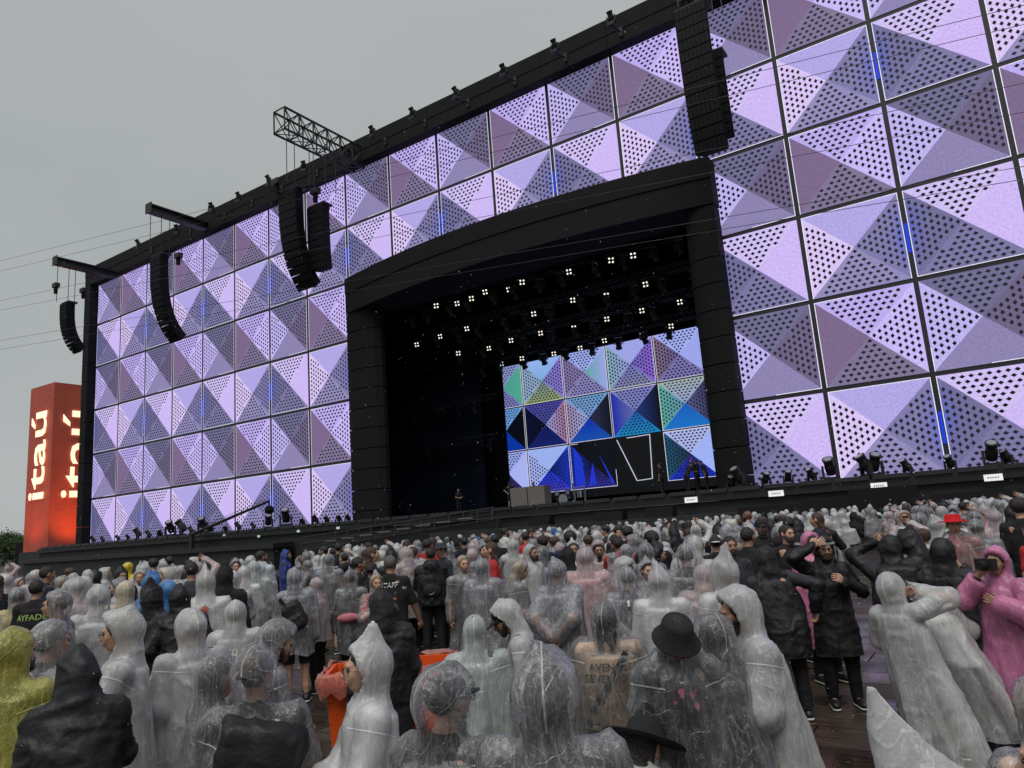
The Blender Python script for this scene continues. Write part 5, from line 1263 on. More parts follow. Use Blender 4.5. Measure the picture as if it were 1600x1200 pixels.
hero('short person in blush plastic jacket facing left, black leggings and sneakers', 494, 893, 1.61, -60, coatm=F_blush, shirt=C_char, hair=('long', H_dark), skin=SK2, legs=(T, B_fab, .12), opt=dict(hem=.78, tip=A(0, -.04, .14), female=True), pose=dict(armL='front'))
hero('hooded poncho with a pink spotted bag showing through at the waist', 547, 882, 1.66, 5, coatm=F_clear, shirt=C_grey, skin=SK1, opt=dict(hem=.5), pose=dict(armR='front', twist=-.2), extra=lambda r, J, sh, cm: inst('bag', sdf_piece('bag', [ellip(J['pel']+A(-.03, -.17, .10), A(.15, .05, .06))], .02, .014, C_pink), r))
hero('person in grey sleeveless top under clear film, arm bare', 513, 858, 1.84, 20, det='mid', coatm=F_clear, shirt=C_grey, sleeve=.1, skin=SK1, legs=(SH_, B_fab, .5), opt=dict(hem=.7, tip=A(0, -.03, .12)))
hero('staff man with short grey hair in black printed shirt seen from behind', 609, 870, 1.75, 12, hooded=False, shirt=B_fab, sleeve=.95, skin=SK2, hair=('short', H_grey), beard=H_grey, pose=dict(yaw=.2, armR='side'), opt=dict(fat=1.18),
     extra=both(text_on('STAFF', .22, M_print_w, 1.36), text_on(blotch(5), .2, M_print_r, 1.2), text_on('Spi', .05, M_print_w, 1.32, x=.19)))
hero('blonde woman in an open hood facing the camera, between staff shirt and red-patterned poncho', 587, 888, 1.62, 150, coatm=F_clear, shirt=C_red, hair=('long', H_blond), skin=SK1, pose=dict(armL='chest', armR='chest', yaw=-.3), opt=dict(female=True))
def swoosh(r, J, sh, cm):
    mb = MB(); t = np.linspace(0, 1, 12); up_ = [(-.5+x, .22*(x-.2)**2*3-.1) for x in t]; lo_ = [(-.5+x, .22*(x-.2)**2*3-.1-.16*math.sin(math.pi*min(1, x*1.0))**.8*(1-x*.8)) for x in t]
    mb.add([(x, y, 0) for x, y in up_+lo_[::-1]], [tuple(range(24))]); me = mb.mesh('print', M_print_w)
    backb = sdf_piece('waist_bag', [ellip(J['pel']+A(0, -.17, .12), A(.15, .06, .10))], .02, .014, B_fab); inst('waist_bag', backb, r)
    inst('print', back_print(backb, me, -.2, .11, M_print_w, J, -1, 1.03), r)
hero('man all in black with a swoosh on his waist bag, standing with his back turned', 672, 858, 1.74, 0, hooded=False, jacket=(B_coat, 'down', .82), shirt=B_fab, hair=('short', H_dark), skin=SK2, pose=dict(armL='front', armR='front'), opt=dict(fat=1.12), extra=swoosh)
hero('big person in long black hooded raincoat between the two orange bins', 594, 906, 1.72, -4, jacket=(B_coat, 'up', .34), legs=(T, B_fab, .1), opt=dict(fat=1.12, flare=1.1, tip=A(0, -.04, .10)), pose=dict(pitch=.1))
hero('woman in profile with glasses and a tall white pointed hood, hands folded', 572, 978, 1.66, -98, coatm=F_white, shirt=C_wht, sleeve=1.8, hair=('bob', H_dark), skin=SK1, pose=dict(armL='front', armR='front', pitch=-.02), opt=dict(female=True, tip=A(0, -.06, .24), slw=1.35, hem=.3, hoodk=1.08), extra=lambda r, J, sh, cm: (inst('glasses', glasses(J), r)))
hero('man in a cap and black tank top under thin clear film, bare shoulders, facing right', 690, 1015, 1.63, 30, coatm=F_thin, shirt=B_fab, sleeve=.12, hair=('short', H_dark), skin=SK1, cap=(C_char, False), pose=dict(yaw=-.4, armL='front', armR='front'), opt=dict(hoodk=1.2, tip=A(0, .0, .12), fat=1.22), extra=lambda r, J, sh, cm: inst('glasses', glasses(J), r))
hero('person from behind in a long greenish grey raincoat with round hood', 739, 942, 1.58, 4, coatm=F_green, shirt=C_grey, sleeve=1.7, pose=dict(armR='down'), opt=dict(hem=.25, tip=A(0, -.02, .11), fat=1.02, hoodk=1.0))
hero('bearded man with black cap peak under a bulging white hood, looking down left', 815, 912, 1.66, -92, coatm=F_white, shirt=C_grey, beard=H_dark, skin=SK2, hair=('short', H_dark), cap=(B_fab, False), pose=dict(pitch=.45, lean=.12, armR='down', armL='low'), opt=dict(hem=.4, hoodk=1.1, tip=A(0, -.06, .14)))
hero('large wet clear hood with a pointed tip seen from behind, bottom centre', 846, 992, 1.71, 4, coatm=F_clear, shirt=C_char, hair=('long', H_dark), pose=dict(armL='front', armR='front'), opt=dict(hoodk=1.22, tip=A(-.03, -.05, .20), fat=1.1, fold=.25, flare=1.05, wr=.016, seed=15))
hero('man in grey poncho with hands clasped behind his back', 868, 862, 1.76, 25, coatm=F_grey, shirt=C_grey, sleeve=.8, skin=SK2, hair=('short', H_brown), pose=dict(armL='back', armR='back'), opt=dict(fat=1.18, hem=.3, tip=A(-.02, -.08, .17)))
hero('wide blush white poncho spread like a cape, seen from behind', 912, 842, 1.84, 2, coatm=F_blush, shirt=C_pink, skin=SK1, opt=dict(fat=1.12, flare=1.45, hem=.55, fold=.3, tip=A(0, -.02, .12)), pose=dict(armL='side', armR='side'))
hero('person in tan shirt with black lettering, crossbody strap and black shorts under clear film', 942, 921, 1.62, 3, coatm=F_thin, shirt=C_tan, sleeve=.95, skin=SK2, hair=('long', H_dark), legs=(SH_, C_navy, .5), pose=dict(armL='down', armR='down', yaw=-.2), opt=dict(fat=1.28, hem=.55, tip=A(0, -.02, .12), hoodk=1.05),
     extra=both(text_on('AVENGED\nSEVENFOLD', .40, M_print_k, 1.27, x=.02), lambda r, J, sh, cm: strap(r, J, sh, B_fab, (.13, 1.40), (-.15, 1.0), w=.022)))
hero('dark grey hooded poncho with a small white tag on the back, hands clasped behind', 977, 872, 1.66, 4, coatm=F_grey, shirt=C_char, sleeve=1.6, skin=SK1, pose=dict(armL='back', armR='back', pitch=.1), opt=dict(hem=.7, tip=A(0, -.02, .14)), extra=lambda r, J, sh, cm: strap(r, J, cm, M_white, (0, 1.40), (.0, 1.34), w=.012))
hero('white poncho with pointed hood and bare neck, before the dark tall poncho', 1026, 873, 1.69, 6, coatm=F_white, shirt=C_wht, skin=SK1, opt=dict(tip=A(-.04, -.04, .24), hoodk=1.08))
hero('tall dark poncho with a high hood seen from behind, hands behind', 1068, 836, 1.82, 4, coatm=F_clear, shirt=C_char, sleeve=1.7, pose=dict(armL='back', armR='down'), opt=dict(hem=.45, fat=1.08, tip=A(0, -.03, .15)))
def phone_hand(side='R'):
    def f(r, J, sh, cm):
        c = J['wr'+side]+J['hd'+side]*.09; mb = MB().prism(c, .036, .005, .075); inst('phone', mb.mesh('phone', M_shoe), r)
    return f
hero('woman in a black bucket hat and black clothes with a pink print, looking down', 1046, 960, 1.57, 160, hooded=False, shirt=B_fab, sleeve=1.0, hair=('long', H_dark), skin=SK2, coatm=F_thin, hat=('bucket', B_fab), pose=dict(pitch=.5, armL='down', armR='low'), opt=dict(hood='down', female=True, hem=.3, wr=.018), legs=('skirt', B_fab, .5), extra=lambda r, J, sh, cm: inst('print', back_print(sh, blotch(2), .15, .15, M_print_p, J, 1, 1.28), r))
hero('woman with long dark hair under a loose clear poncho, holding the hood edge, pale jeans', 1124, 940, 1.61, -30, coatm=F_thin, shirt=B_fab, sleeve=.2, hair=('long', H_dark), skin=SK2, legs=(T, C_jean, .1), pose=dict(pitch=.2, lean=.12, armL=(A(-.20, .24, .10), A(-.5, .1, -1)), armR='front'), opt=dict(hoodk=1.12, tip=A(0, -.02, .14), female=True, hem=.3, fold=.25, flare=1.15, wr=.016))
hero('bearded man in profile in a big white hooded raincoat, right of centre', 1172, 893, 1.73, -108, coatm=F_white, shirt=C_grey, sleeve=1.8, beard=H_dark, hair=('short', H_dark), skin=SK2, pose=dict(lean=.12, pitch=.05, armL='front', armR='front'), opt=dict(hem=.15, fat=1.12, slw=1.3, tip=A(.0, -.04, .16), hoodk=1.12, fold=.2, seed=22))
hero('tall sharply pointed white hood over a white shirt, behind the bearded man', 1128, 856, 1.76, -30, coatm=F_white, shirt=C_wht, skin=SK1, opt=dict(tip=A(0, -.10, .27), hoodk=1.1))
hero('person in black hooded jacket bending forward, right of the black tee shirts', 1206, 838, 1.76, -12, jacket=(B_coat, 'up', .62), pose=dict(lean=.15, roll=-.12, armR=(A(.36, .0, -.38), A(1, -.6, .1)), armL='front'), opt=dict(fat=1.15, tip=A(0, -.02, .10)))
hero('smiling man with glasses in a long black raincoat lifting his hood brim', 1282, 824, 1.80, 168, jacket=(B_coat, 'up', .52), hair=('short', H_dark), beard=H_brown, skin=SK1, pose=dict(armR=(A(.12, .17, .26), A(1, .1, -.3)), armL='chest', pitch=.12), opt=dict(tip=A(0, -.02, .10), flare=1.1), legs=(T, B_fab, .08), extra=lambda r, J, sh, cm: (inst('glasses', glasses(J), r), inst('visor', head_lathe(J, [(.095, .0), (.10, .006), (.07, .01)], 'visor', F_clear, dz=.07, dy=.05), r)))
hero('person wrapped in a long milky poncho with raised arms, right foreground', 1404, 882, 1.55, 25, coatm=F_white, shirt=C_grey, sleeve=.6, skin=SK1, pose=dict(armR=(A(.13, .20, .13), A(1, .05, -.15)), armL='chest', roll=-.12, lean=-.08), opt=dict(hem=.12, fat=1.0, flare=1.05, slw=1.25, tip=A(0, -.02, .09), hoodk=1.08, hemshift=(.18, .0), fold=.2, seed=31))
hero('bent person in milky poncho stretched over the shoulders beside the raised arms', 1474, 890, 1.46, -25, coatm=F_white, shirt=C_wht, skin=SK1, pose=dict(lean=.25, roll=-.28, pitch=.3, armL=(A(-.14, .22, .08), A(-1, .1, -.2)), armR='chest'), opt=dict(hem=.18, fat=1.05, flare=1.1, slw=1.25, tip=A(-.08, -.12, .18), hemshift=(.25, 0), seed=35))
def camera_obj(r, J, sh, cm):
    c = J['wrR']+J['hdR']*.10; mb = MB(); mb.prism(c, .07, .035, .045); mb.tube(c+A(0, .03, 0), c+A(0, .10, 0), .034, n=12); inst('camera', mb.mesh('camera', B_fab), r)
hero('woman in bright pink plastic poncho on the phone, holding a camera', 1550, 840, 1.68, -150, coatm=F_pink, shirt=B_fab, sleeve=1.8, hair=('bob', H_dark), skin=SK2, pose=dict(armL='chest', armR='face', yaw=.2), opt=dict(female=True, hem=.35, flare=1.2, tip=A(0, -.04, .14), slw=1.2), extra=camera_obj)
hero('person in black hooded jacket with backpack, hands at the hood, right side', 1387, 824, 1.77, -5, jacket=(B_coat, 'up', .72), pose=dict(armL='up', armR='low', lean=.1), opt=dict(fat=1.18, tip=A(0, -.02, .09), hoodk=1.1), extra=lambda r, J, sh, cm: backpack(r, J, sh, cm, m=B_coat, w=.19, h=.2, zc=.0, y=-.2))
hero('person in black coat with long pointed hood looking down, behind the raised arms poncho', 1424, 810, 1.84, -60, jacket=(B_coat, 'up', .7), pose=dict(pitch=.5), skin=SK2, opt=dict(tip=A(0, -.12, .12)))
hero('broad black raincoat from behind with hands near the face, left of pink poncho', 1466, 828, 1.74, 8, jacket=(B_coat, 'up', .6), pose=dict(armL='face', armR='face'), skin=SK1, opt=dict(fat=1.15, tip=A(0, -.02, .1)))
hero('person in a bright red hat among the ponchos', 1487, 806, 1.78, 170, hooded=False, hat=('wide', cloth('red_felt', (0.55, 0.01, 0.015), 0.9)), coatm=F_clear, shirt=C_red, skin=SK1, opt=dict(hood='down'))
hero('clear poncho with round hood and wide shoulders just right of the red hat', 1521, 800, 1.78, 5, coatm=F_clear, shirt=C_grey, opt=dict(fat=1.15, tip=A(0, -.02, .12)))
hero('dark haired person in black sweater at the right edge behind the pink poncho', 1590, 782, 1.88, -10, hooded=False, shirt=B_fab, sleeve=1.9, hair=('curly', H_dark), skin=SK1)
hero('milky poncho with folds just left of the right edge dark sweater', 1550, 787, 1.83, -20, det='mid', coatm=F_blush, shirt=C_grey)
hero('huge white cone of a raincoat hood in the bottom right corner', 1412, 1190, 1.50, -85, shift=.56, coatm=F_white, shirt=C_wht, sleeve=1.8, skin=SK1, pose=dict(lean=.9, armR='front', armL='front', pitch=-.5), opt=dict(hem=.25, tip=A(0, -.04, .36), hoodk=1.15, faceopen=False, fat=1.1, seed=40))
hero('person with blonde hair under wet film cut by the right picture edge', 1612, 1030, 1.50, -40, coatm=F_clear, shirt=C_navy, hair=('long', H_blond), skin=SK1, opt=dict(tip=A(0, -.02, .12)))
def nails(r, J, sh, cm):
    for nm in 'LR':
        pp, ff_ = hand_prims(J, nm, J['s'], .35)
        for i in (1, 3, 5, 7, 9):
            b = (ff_[i].bb[0]+ff_[i].bb[1])/2+J['hd'+nm]*.012
            inst('nail', sdf_piece('nail', [ellip(b, A(.007, .007, .007))], .002, .003, mat('red_nail_paint', (.4, .01, .02), .2), 0), r)
hero('person in wet navy jacket with red nails, cut by the bottom right corner', 1650, 1072, 1.60, -80, hooded=True, coatm=F_clear, shirt=C_navy, sleeve=1.75, skin=SK1, hair=('short', H_dark), pose=dict(armR=(A(-.02, .20, -.06), A(.7, 0, -1)), armL=(A(.06, .16, -.10), A(-.7, 0, -1))), opt=dict(curl=.35, tip=A(0, -.02, .12)), extra=nails)
# crouching person with a cowboy hat
def crouch_person():
    P = onZ(998, 1140, 1.08); phi = math.atan2(P[1], P[0]); P = P-A(math.cos(phi-R(30)), math.sin(phi-R(30)), 0)*.36; J = skeleton(1.7, lean=.5, armL='front', armR='front'); s = J['s']; dz = A(0, -.05, .52)
    for k_ in list(J):
        if isinstance(J[k_], np.ndarray) and J[k_].shape == (3,) and not k_.startswith(('kn', 'an', 'toe', 'hd')): J[k_] = J[k_]-dz
    for nm, sg_ in (('L', -1), ('R', 1)): J['kn'+nm] = A(sg_*.2, .38, .44); J['an'+nm] = A(sg_*.13, .12, .08); J['toe'+nm] = A(sg_*.15, .27, .035)
    r = empty('person', (P[0], P[1], .03), phi-math.pi/2-R(30), label='crouching person in a black cowboy hat and white plastic, bottom centre', cat='person'); D = DET['near']; o = dict(seed=3, hood='down')
    me, L = person_body(J, o, D); inst('body', me, r); inst('hair', make_hair(J, o, D, 'long', H_dark), r); inst('hat', make_hat(J, B_fab, 'cowboy'), r)
    inst('shirt', sdf_piece('shirt', [rcone(J['pel'], J['chest'], .17, .16), rcone(J['chest'], J['neck'], .15, .08)], .05, .02, C_wht), r)
    V, F = nets(field([rcone(J['pel'], J['chest'], .24, .2), rcone(J['chest'], J['neck'], .19, .10), rcone(J['shL'], J['elL'], .1, .09), rcone(J['shR'], J['elR'], .1, .09), rcone(J['pel'], J['knL'], .18, .14), rcone(J['pel'], J['knR'], .18, .14)], .08), .016)
    V = wrinkle(V, F, .02, seed=4); V[:, 2] = np.maximum(V[:, 2], .02); inst('raincoat', to_mesh('raincoat', [(V, F, 0)], [F_white]), r)
    inst('trousers', sdf_piece('trousers', [rcone(J['hip'+q], J['kn'+q], .09, .07) for q in 'LR']+[rcone(J['kn'+q], J['an'+q], .07, .05) for q in 'LR'], .02, .02, B_fab), r)
    for q_ in make_shoes(J, D): inst('shoe', q_, r)
crouch_person()
# --- bare-headed and other people in the middle of the crowd
M = 'mid'
hero('dark haired young man in black tee seen from behind, near the capped men', 1166, 826, 1.79, 30, hooded=False, det=M, shirt=B_fab, sleeve=.9, skin=SK2)
hero('bearded man with black cap and glasses in black tee facing the camera', 1187, 813, 1.84, 165, hooded=False, det=M, shirt=B_fab, sleeve=.9, skin=SK2, beard=H_dark, cap=(B_fab, False), extra=lambda r, J, sh, cm: inst('glasses', glasses(J), r))
hero('slim man with swept back hair and moustache in black vest looking left', 1226, 822, 1.77, 150, hooded=False, det=M, shirt=B_fab, sleeve=.9, skin=SK1, beard=H_dark, pose=dict(yaw=.2))
hero('person in a pale grey baseball cap seen from behind', 1117, 837, 1.71, 0, hooded=False, det=M, shirt=B_fab, skin=SK2, cap=(C_wht, True))
hero('dark haired man facing the camera right beside the pale grey cap', 1138, 840, 1.72, 160, hooded=False, det=M, shirt=C_char, skin=SK2, beard=H_dark)
hero('tall balding bearded man in a blue shirt looking left over the crowd', 1168, 799, 1.92, -60, hooded=False, det=M, shirt=C_blue, skin=SK3, beard=H_dark, hair=None)
hero('man with black beard in a white hooded raincoat facing right, centre of the crowd', 827, 841, 1.83, 130, det=M, coatm=F_white, shirt=C_wht, skin=SK2, beard=H_dark, opt=dict(tip=A(0, -.03, .12)))
hero('man with black moustache in a milky hood facing the camera, behind the grey poncho', 893, 834, 1.86, 172, det=M, coatm=F_white, shirt=C_wht, skin=SK2, beard=H_dark)
hero('person in a long black veil-like hood between two white ponchos', 884, 845, 1.80, 20, det=M, jacket=(B_fab, 'up', .5), opt=dict(tip=A(0, -.02, .14)))
hero('fair haired young man with clear poncho facing the camera, left of centre', 722, 858, 1.76, 160, det=M, coatm=F_clear, shirt=C_grey, hair=('short', H_blond), skin=SK1, opt=dict(tip=A(0, -.02, .12)))
hero('man with hair bun and full beard in profile among white hoods', 788, 826, 1.90, 60, hooded=False, det=M, shirt=C_wht, hair=('bun', H_dark), skin=SK2, beard=H_dark)
hero('person in black cap and black tee with small white wings on the back', 773, 836, 1.84, 5, hooded=False, det=M, shirt=B_fab, cap=(B_fab, True), skin=SK2, extra=text_on(blotch(9), .14, M_print_w, 1.3))
hero('grey sheet-like poncho hanging from the shoulders, left of centre', 752, 862, 1.74, 15, det=M, coatm=F_grey, shirt=C_grey, hair=('long', H_dark), opt=dict(fat=1.2, flare=1.3, fold=.3, tip=A(0, -.02, .11)))
hero('person with bowed blond head under clear film in the middle of the crowd', 802, 862, 1.74, 70, det=M, coatm=F_clear, shirt=C_grey, hair=('long', H_blond), pose=dict(pitch=.5))
hero('man in a dark brimmed hat facing left, in front of the blue hoods', 690, 850, 1.80, -120, hooded=False, det=M, shirt=C_char, hat=('wide', C_char), skin=SK1)
hero('black haired man in black tee with green lettering on the back', 57, 908, 1.79, 25, hooded=False, shirt=B_fab, skin=SK2, extra=text_on('AYFADE', .34, M_print_g, 1.30))
hero('man with dark crew cut in profile facing right at the left side', 72, 887, 1.90, 75, hooded=False, det=M, shirt=C_navy, skin=SK2)
hero('clear poncho over a bright yellow shirt at the left side', 28, 906, 1.82, 30, coatm=F_clear, shirt=C_yel, skin=SK1, hair=('short', H_grey), opt=dict(tip=A(0, -.02, .12)))
hero('man with sunglasses in profile facing left under clear film', 93, 906, 1.87, -70, coatm=F_clear, shirt=C_char, sleeve=.9, skin=SK1, hair=('short', H_brown), pose=dict(armR='down'), opt=dict(tip=A(0, -.02, .12), fat=1.05), extra=lambda r, J, sh, cm: inst('sunglasses', glasses(J), r))
hero('broad pale grey poncho seen from behind with smooth round hood, left', 155, 900, 1.86, 3, coatm=F_white, shirt=C_grey, opt=dict(fat=1.22, tip=A(0, -.02, .13), seed=12), pose=dict(armR='reach'))
hero('bright blue poncho with a pointed hood seen from the side', 238, 883, 1.89, 60, det=M, coatm=F_blue, shirt=C_blue, opt=dict(tip=A(0, -.08, .2)))
hero('second bright blue hood, lower and right of the pointed blue one', 263, 892, 1.84, -30, det=M, coatm=F_blue, shirt=C_blue, opt=dict(tip=A(0, -.02, .11)))
hero('white hood wrapped round the face, right of the blue hoods', 274, 894, 1.82, 60, coatm=F_white, shirt=C_wht, skin=SK1, opt=dict(tip=A(0, -.02, .11)))
hero('tall black pointed cloak like a cone beside the flag poncho', 351, 873, 1.90, 10, det=M, jacket=(B_fab, 'up', .4), opt=dict(tip=A(0, -.02, .16), fat=1.0))
def leaf(r, J, sh, cm):
    mb = MB(); pts = []
    for i in range(16):
        a = math.pi/2+i*math.pi/8; rr = 1 if i % 2 == 0 else .45; pts.append((rr*math.cos(a), rr*math.sin(a), 0))
    mb.add(pts+[(0, 0, 0)], [(i, (i+1) % 16, 16) for i in range(16)]); inst('print', back_print(cm, mb.mesh('print', M_print_r), -.2, .12, M_print_r, J, -1, 1.36), r)
hero('pointed white poncho with a red star mark on the back, left of the black cone', 322, 878, 1.90, 5, det=M, coatm=F_white, shirt=C_wht, opt=dict(tip=A(-.02, -.03, .26)), extra=leaf)
hero('bright yellow hood showing behind a bearded man', 200, 872, 1.90, 30, det=M, coatm=film('opaque_yellow_film', (.75, .55, .03), .9, .3, .4, .1), shirt=C_yel, opt=dict(tip=A(0, -.02, .11)))
hero('bearded man in a black hood facing the camera, in front of the yellow hood', 190, 880, 1.87, 160, det=M, jacket=(B_coat, 'up', .7), beard=H_dark, skin=SK2)
hero('cream coloured hood seen from behind below the yellow hood', 197, 897, 1.80, 5, det=M, coatm=film('cream_film', (.80, .70, .52), .6, .3, .4, .1), shirt=C_grey, opt=dict(tip=A(0, -.02, .1)))
hero('bearded man in a royal blue hood and pale blue coat looking right', 446, 853, 1.90, 100, det=M, jacket=(C_roy, 'up', .7), beard=H_dark, skin=SK2)
hero('person with a clear poncho and raised phone, far left', 12, 880, 1.90, 20, det=M, coatm=F_blush, shirt=C_red, pose=dict(armR='over'), extra=phone_hand('R'))
hero('person raising a phone above the white hoods, right of centre', 1085, 812, 1.86, 0, det=M, coatm=F_white, shirt=C_wht, pose=dict(armR='over'), extra=phone_hand('R'))
hero('person in pink hood and glasses beside the smiling man in black', 1262, 820, 1.80, 150, det=M, coatm=F_pink, shirt=C_pink, skin=SK1, opt=dict(tip=A(0, -.02, .11)), extra=lambda r, J, sh, cm: inst('glasses', glasses(J), r))

# --- orange wheelie bins
M_bin = mat('orange_plastic', (0.75, 0.10, 0.015), 0.35, noise=0.08, nscale=5, bump=0.1, bscale=60)
F_bag = film('red_bin_liner', (0.85, 0.30, 0.22), .45, .25, .9, .3)
def wheelie_bin(px, py, rz, label):
    P = onZ(px, py, 1.05); b_ = empty('wheelie_bin', (P[0], P[1], .03), rz, label=label, cat='bin', group='orange wheelie bins'); b_.scale = (.86, .86, .98)
    def fr_(w0, d0, z0_, w1, d1, z1_): return [(-w0, -d0, z0_), (w0, -d0, z0_), (w0, d0, z0_), (-w0, d0, z0_), (-w1, -d1, z1_), (w1, -d1, z1_), (w1, d1, z1_), (-w1, d1, z1_)]
    mb = MB(); mb.add(fr_(.20, .24, .08, .265, .32, .96), [(0, 3, 2, 1), (0, 1, 5, 4), (1, 2, 6, 5), (2, 3, 7, 6), (3, 0, 4, 7)]); mb.build('bin_body', M_bin, b_)
    rim = MB()
    for (x0, x1, y0, y1) in ((-.30, .30, -.355, -.315), (-.30, .30, .315, .355), (-.30, -.262, -.314, .314), (.262, .30, -.314, .314)): rim.box(x0, x1, y0, y1, .93, 1.01)
    rim.build('rim', M_bin, b_); MB().tube((-.2, .38, .98), (.2, .38, .98), .017).build('handle', M_bin, b_)
    for sx in (-1, 1): MB().tube((sx*.2, .27, .1), (sx*.245, .27, .1), .1, n=18).build('wheel', M_shoe, b_)
    V = []; F = []; K = 40; lv = [(1.13, .86), (1.16, .92), (1.16, 1.0), (1.10, 1.035), (1.0, 1.02)]
    for j, (k_, z) in enumerate(lv):
        for i in range(K):
            a = 2*math.pi*i/K; c, s_ = math.cos(a), math.sin(a); q = max(abs(c)/.30, abs(s_)/.355); x_, y_ = c/q*k_, s_/q*k_; n_ = random.uniform(-.014, .014); V.append((x_*(1+n_), y_*(1+n_), z+random.uniform(-.02, .02)*(2 if j == 0 else 1)))
    for j in range(len(lv)-1):
        for i in range(K): F.append((j*K+i, j*K+(i+1) % K, (j+1)*K+(i+1) % K, (j+1)*K+i))
    MB().add(V, F).build('bin_liner', F_bag, b_, smooth=True)
wheelie_bin(562, 1037, R(38), 'left orange wheelie bin with a red plastic liner behind the profile woman')
wheelie_bin(655, 1028, R(30), 'right orange wheelie bin with a red plastic liner beside the long black raincoat')
# ------------------------------------------------------------------ the crowd behind
PROTO = []
def proto(tagname, **k):
    r, J = build_person('x', (0, 0, -50), 0, **k); remember(r); PROTO.append((tagname, r, k.get('H', 1.7))); return r
pos_ = [dict(), dict(armL='front', armR='front'), dict(armL='face', armR='down'), dict(armL='back', armR='back'), dict(armR='chest')]
for i, (coat, shirt, tipv) in enumerate([(F_white, C_grey, A(.01, -.08, .17)), (F_clear, C_char, A(0, -.02, .12)), (F_white, C_wht, A(-.04, -.09, .19)), (F_grey, C_char, A(.05, -.05, .14)), (F_blush, C_pink, A(0, -.12, .12)), (F_clear, C_grey, A(-.02, -.04, .15))]):
    proto('coat', H=1.68, det='mid' if i < 3 else 'mid', coatm=coat, shirt=shirt, pose=pos_[i % 5] | dict(pitch=[0, .2, 0, .1, 0, .3][i]), hair=(['short', 'long', 'short', 'bob', 'long', 'short'][i], [H_dark, H_dark, H_brown, H_dark, H_blond, H_grey][i]), skin=[SK1, SK2, SK1, SK3, SK1, SK2][i], opt=dict(tip=tipv, seed=i*3.3+1, hem=[.4, .5, .3, .55, .45, .6][i], hoodk=[1, 1.05, 1.1, 1, 1.08, 1.03][i], flare=[1, 1.1, 1, 1.2, 1, 1.1][i]))
proto('coat', H=1.66, det='mid', coatm=F_white, shirt=C_char, pose=dict(yaw=.5, armL='chest'), opt=dict(tip=A(0, -.12, .19), brim=.05, seed=44))
proto('coat', H=1.64, det='mid', coatm=F_clear, shirt=C_navy, pose=dict(yaw=-.6, armR='over', armL='chest'), opt=dict(tip=A(0, -.03, .12), seed=52), extra=phone_hand('R'))
proto('coat', H=1.68, det='mid', coatm=F_white, shirt=C_grey, pose=dict(roll=.12, pitch=.35, armL='side'), opt=dict(tip=A(0, -.10, .14), fat=1.15, seed=55, flare=1.2))
proto('coat', H=1.66, det='mid', coatm=F_grey, shirt=C_wht, hair=('curly', H_brown), pose=dict(yaw=.3), opt=dict(hood='down', seed=58))
proto('black', H=1.70, det='mid', jacket=(B_fab, 'down', .8), shirt=B_fab, hair=('short', H_dark), pose=dict(armR='chest', yaw=.4), opt=dict(seed=61))
proto('black', H=1.68, det='mid', jacket=(B_coat, 'up', .7), opt=dict(tip=A(0, -.04, .14), seed=4))
proto('black', H=1.68, det='mid', jacket=(B_coat, 'up', .6), opt=dict(tip=A(0, -.08, .18), seed=5), pose=dict(pitch=.2, armL='front'))
proto('bare', H=1.72, det='mid', shirt=B_fab, hair=('short', H_dark), skin=SK2, pose=dict(armL='front'))
proto('bare', H=1.72, det='mid', shirt=C_char, hair=('curly', H_dark), skin=SK1)
proto('bare', H=1.66, det='mid', shirt=C_red, hair=('long', H_brown), skin=SK1)
proto('cap', H=1.72, det='mid', shirt=B_fab, cap=(B_fab, True), skin=SK2)
rng = np.random.default_rng(5)
mask = np.zeros((300, 400), bool)         # coarse picture of what nearer people already hide (1600 x 1200 over 4)
def body_box(x, y, z):
    a = proj((x, y, z)); return a
def shape(loc, H):
    xt, yt, d = proj((loc[0], loc[1], loc[2]+H)); k = FPX/d; xb, yb, _ = proj((loc[0], loc[1], loc[2]))
    return [(xt-.12*k, yt, xt+.12*k, yt+.33*k), (xt-.24*k+ (xb-xt)*.15, yt+.30*k, xt+.24*k+(xb-xt)*.15, yt+1.3*k)], d
def vis(loc, H, commit=True):
    bs, d = shape(loc, H); tot = seen = 0; up_seen = 0
    for bi, (x0, y0, x1, y1) in enumerate(bs):
        a, b_, c, e = [int(max(0, v/4)) for v in (x0, y0, x1, y1)]; c = min(400, c+1); e = min(300, e+1)
        if a >= c or b_ >= e: continue
        sub = mask[b_:e, a:c]; n_ = (~sub).sum(); seen += n_
        if commit: sub[:] = True
    return seen, d
order = sorted(HERO, key=lambda h_: np.hypot(h_[2][0], h_[2][1]))
hx = [(h_[0], h_[1], np.hypot(h_[2][0], h_[2][1]), h_[2]) for h_ in HERO]
CENT = []
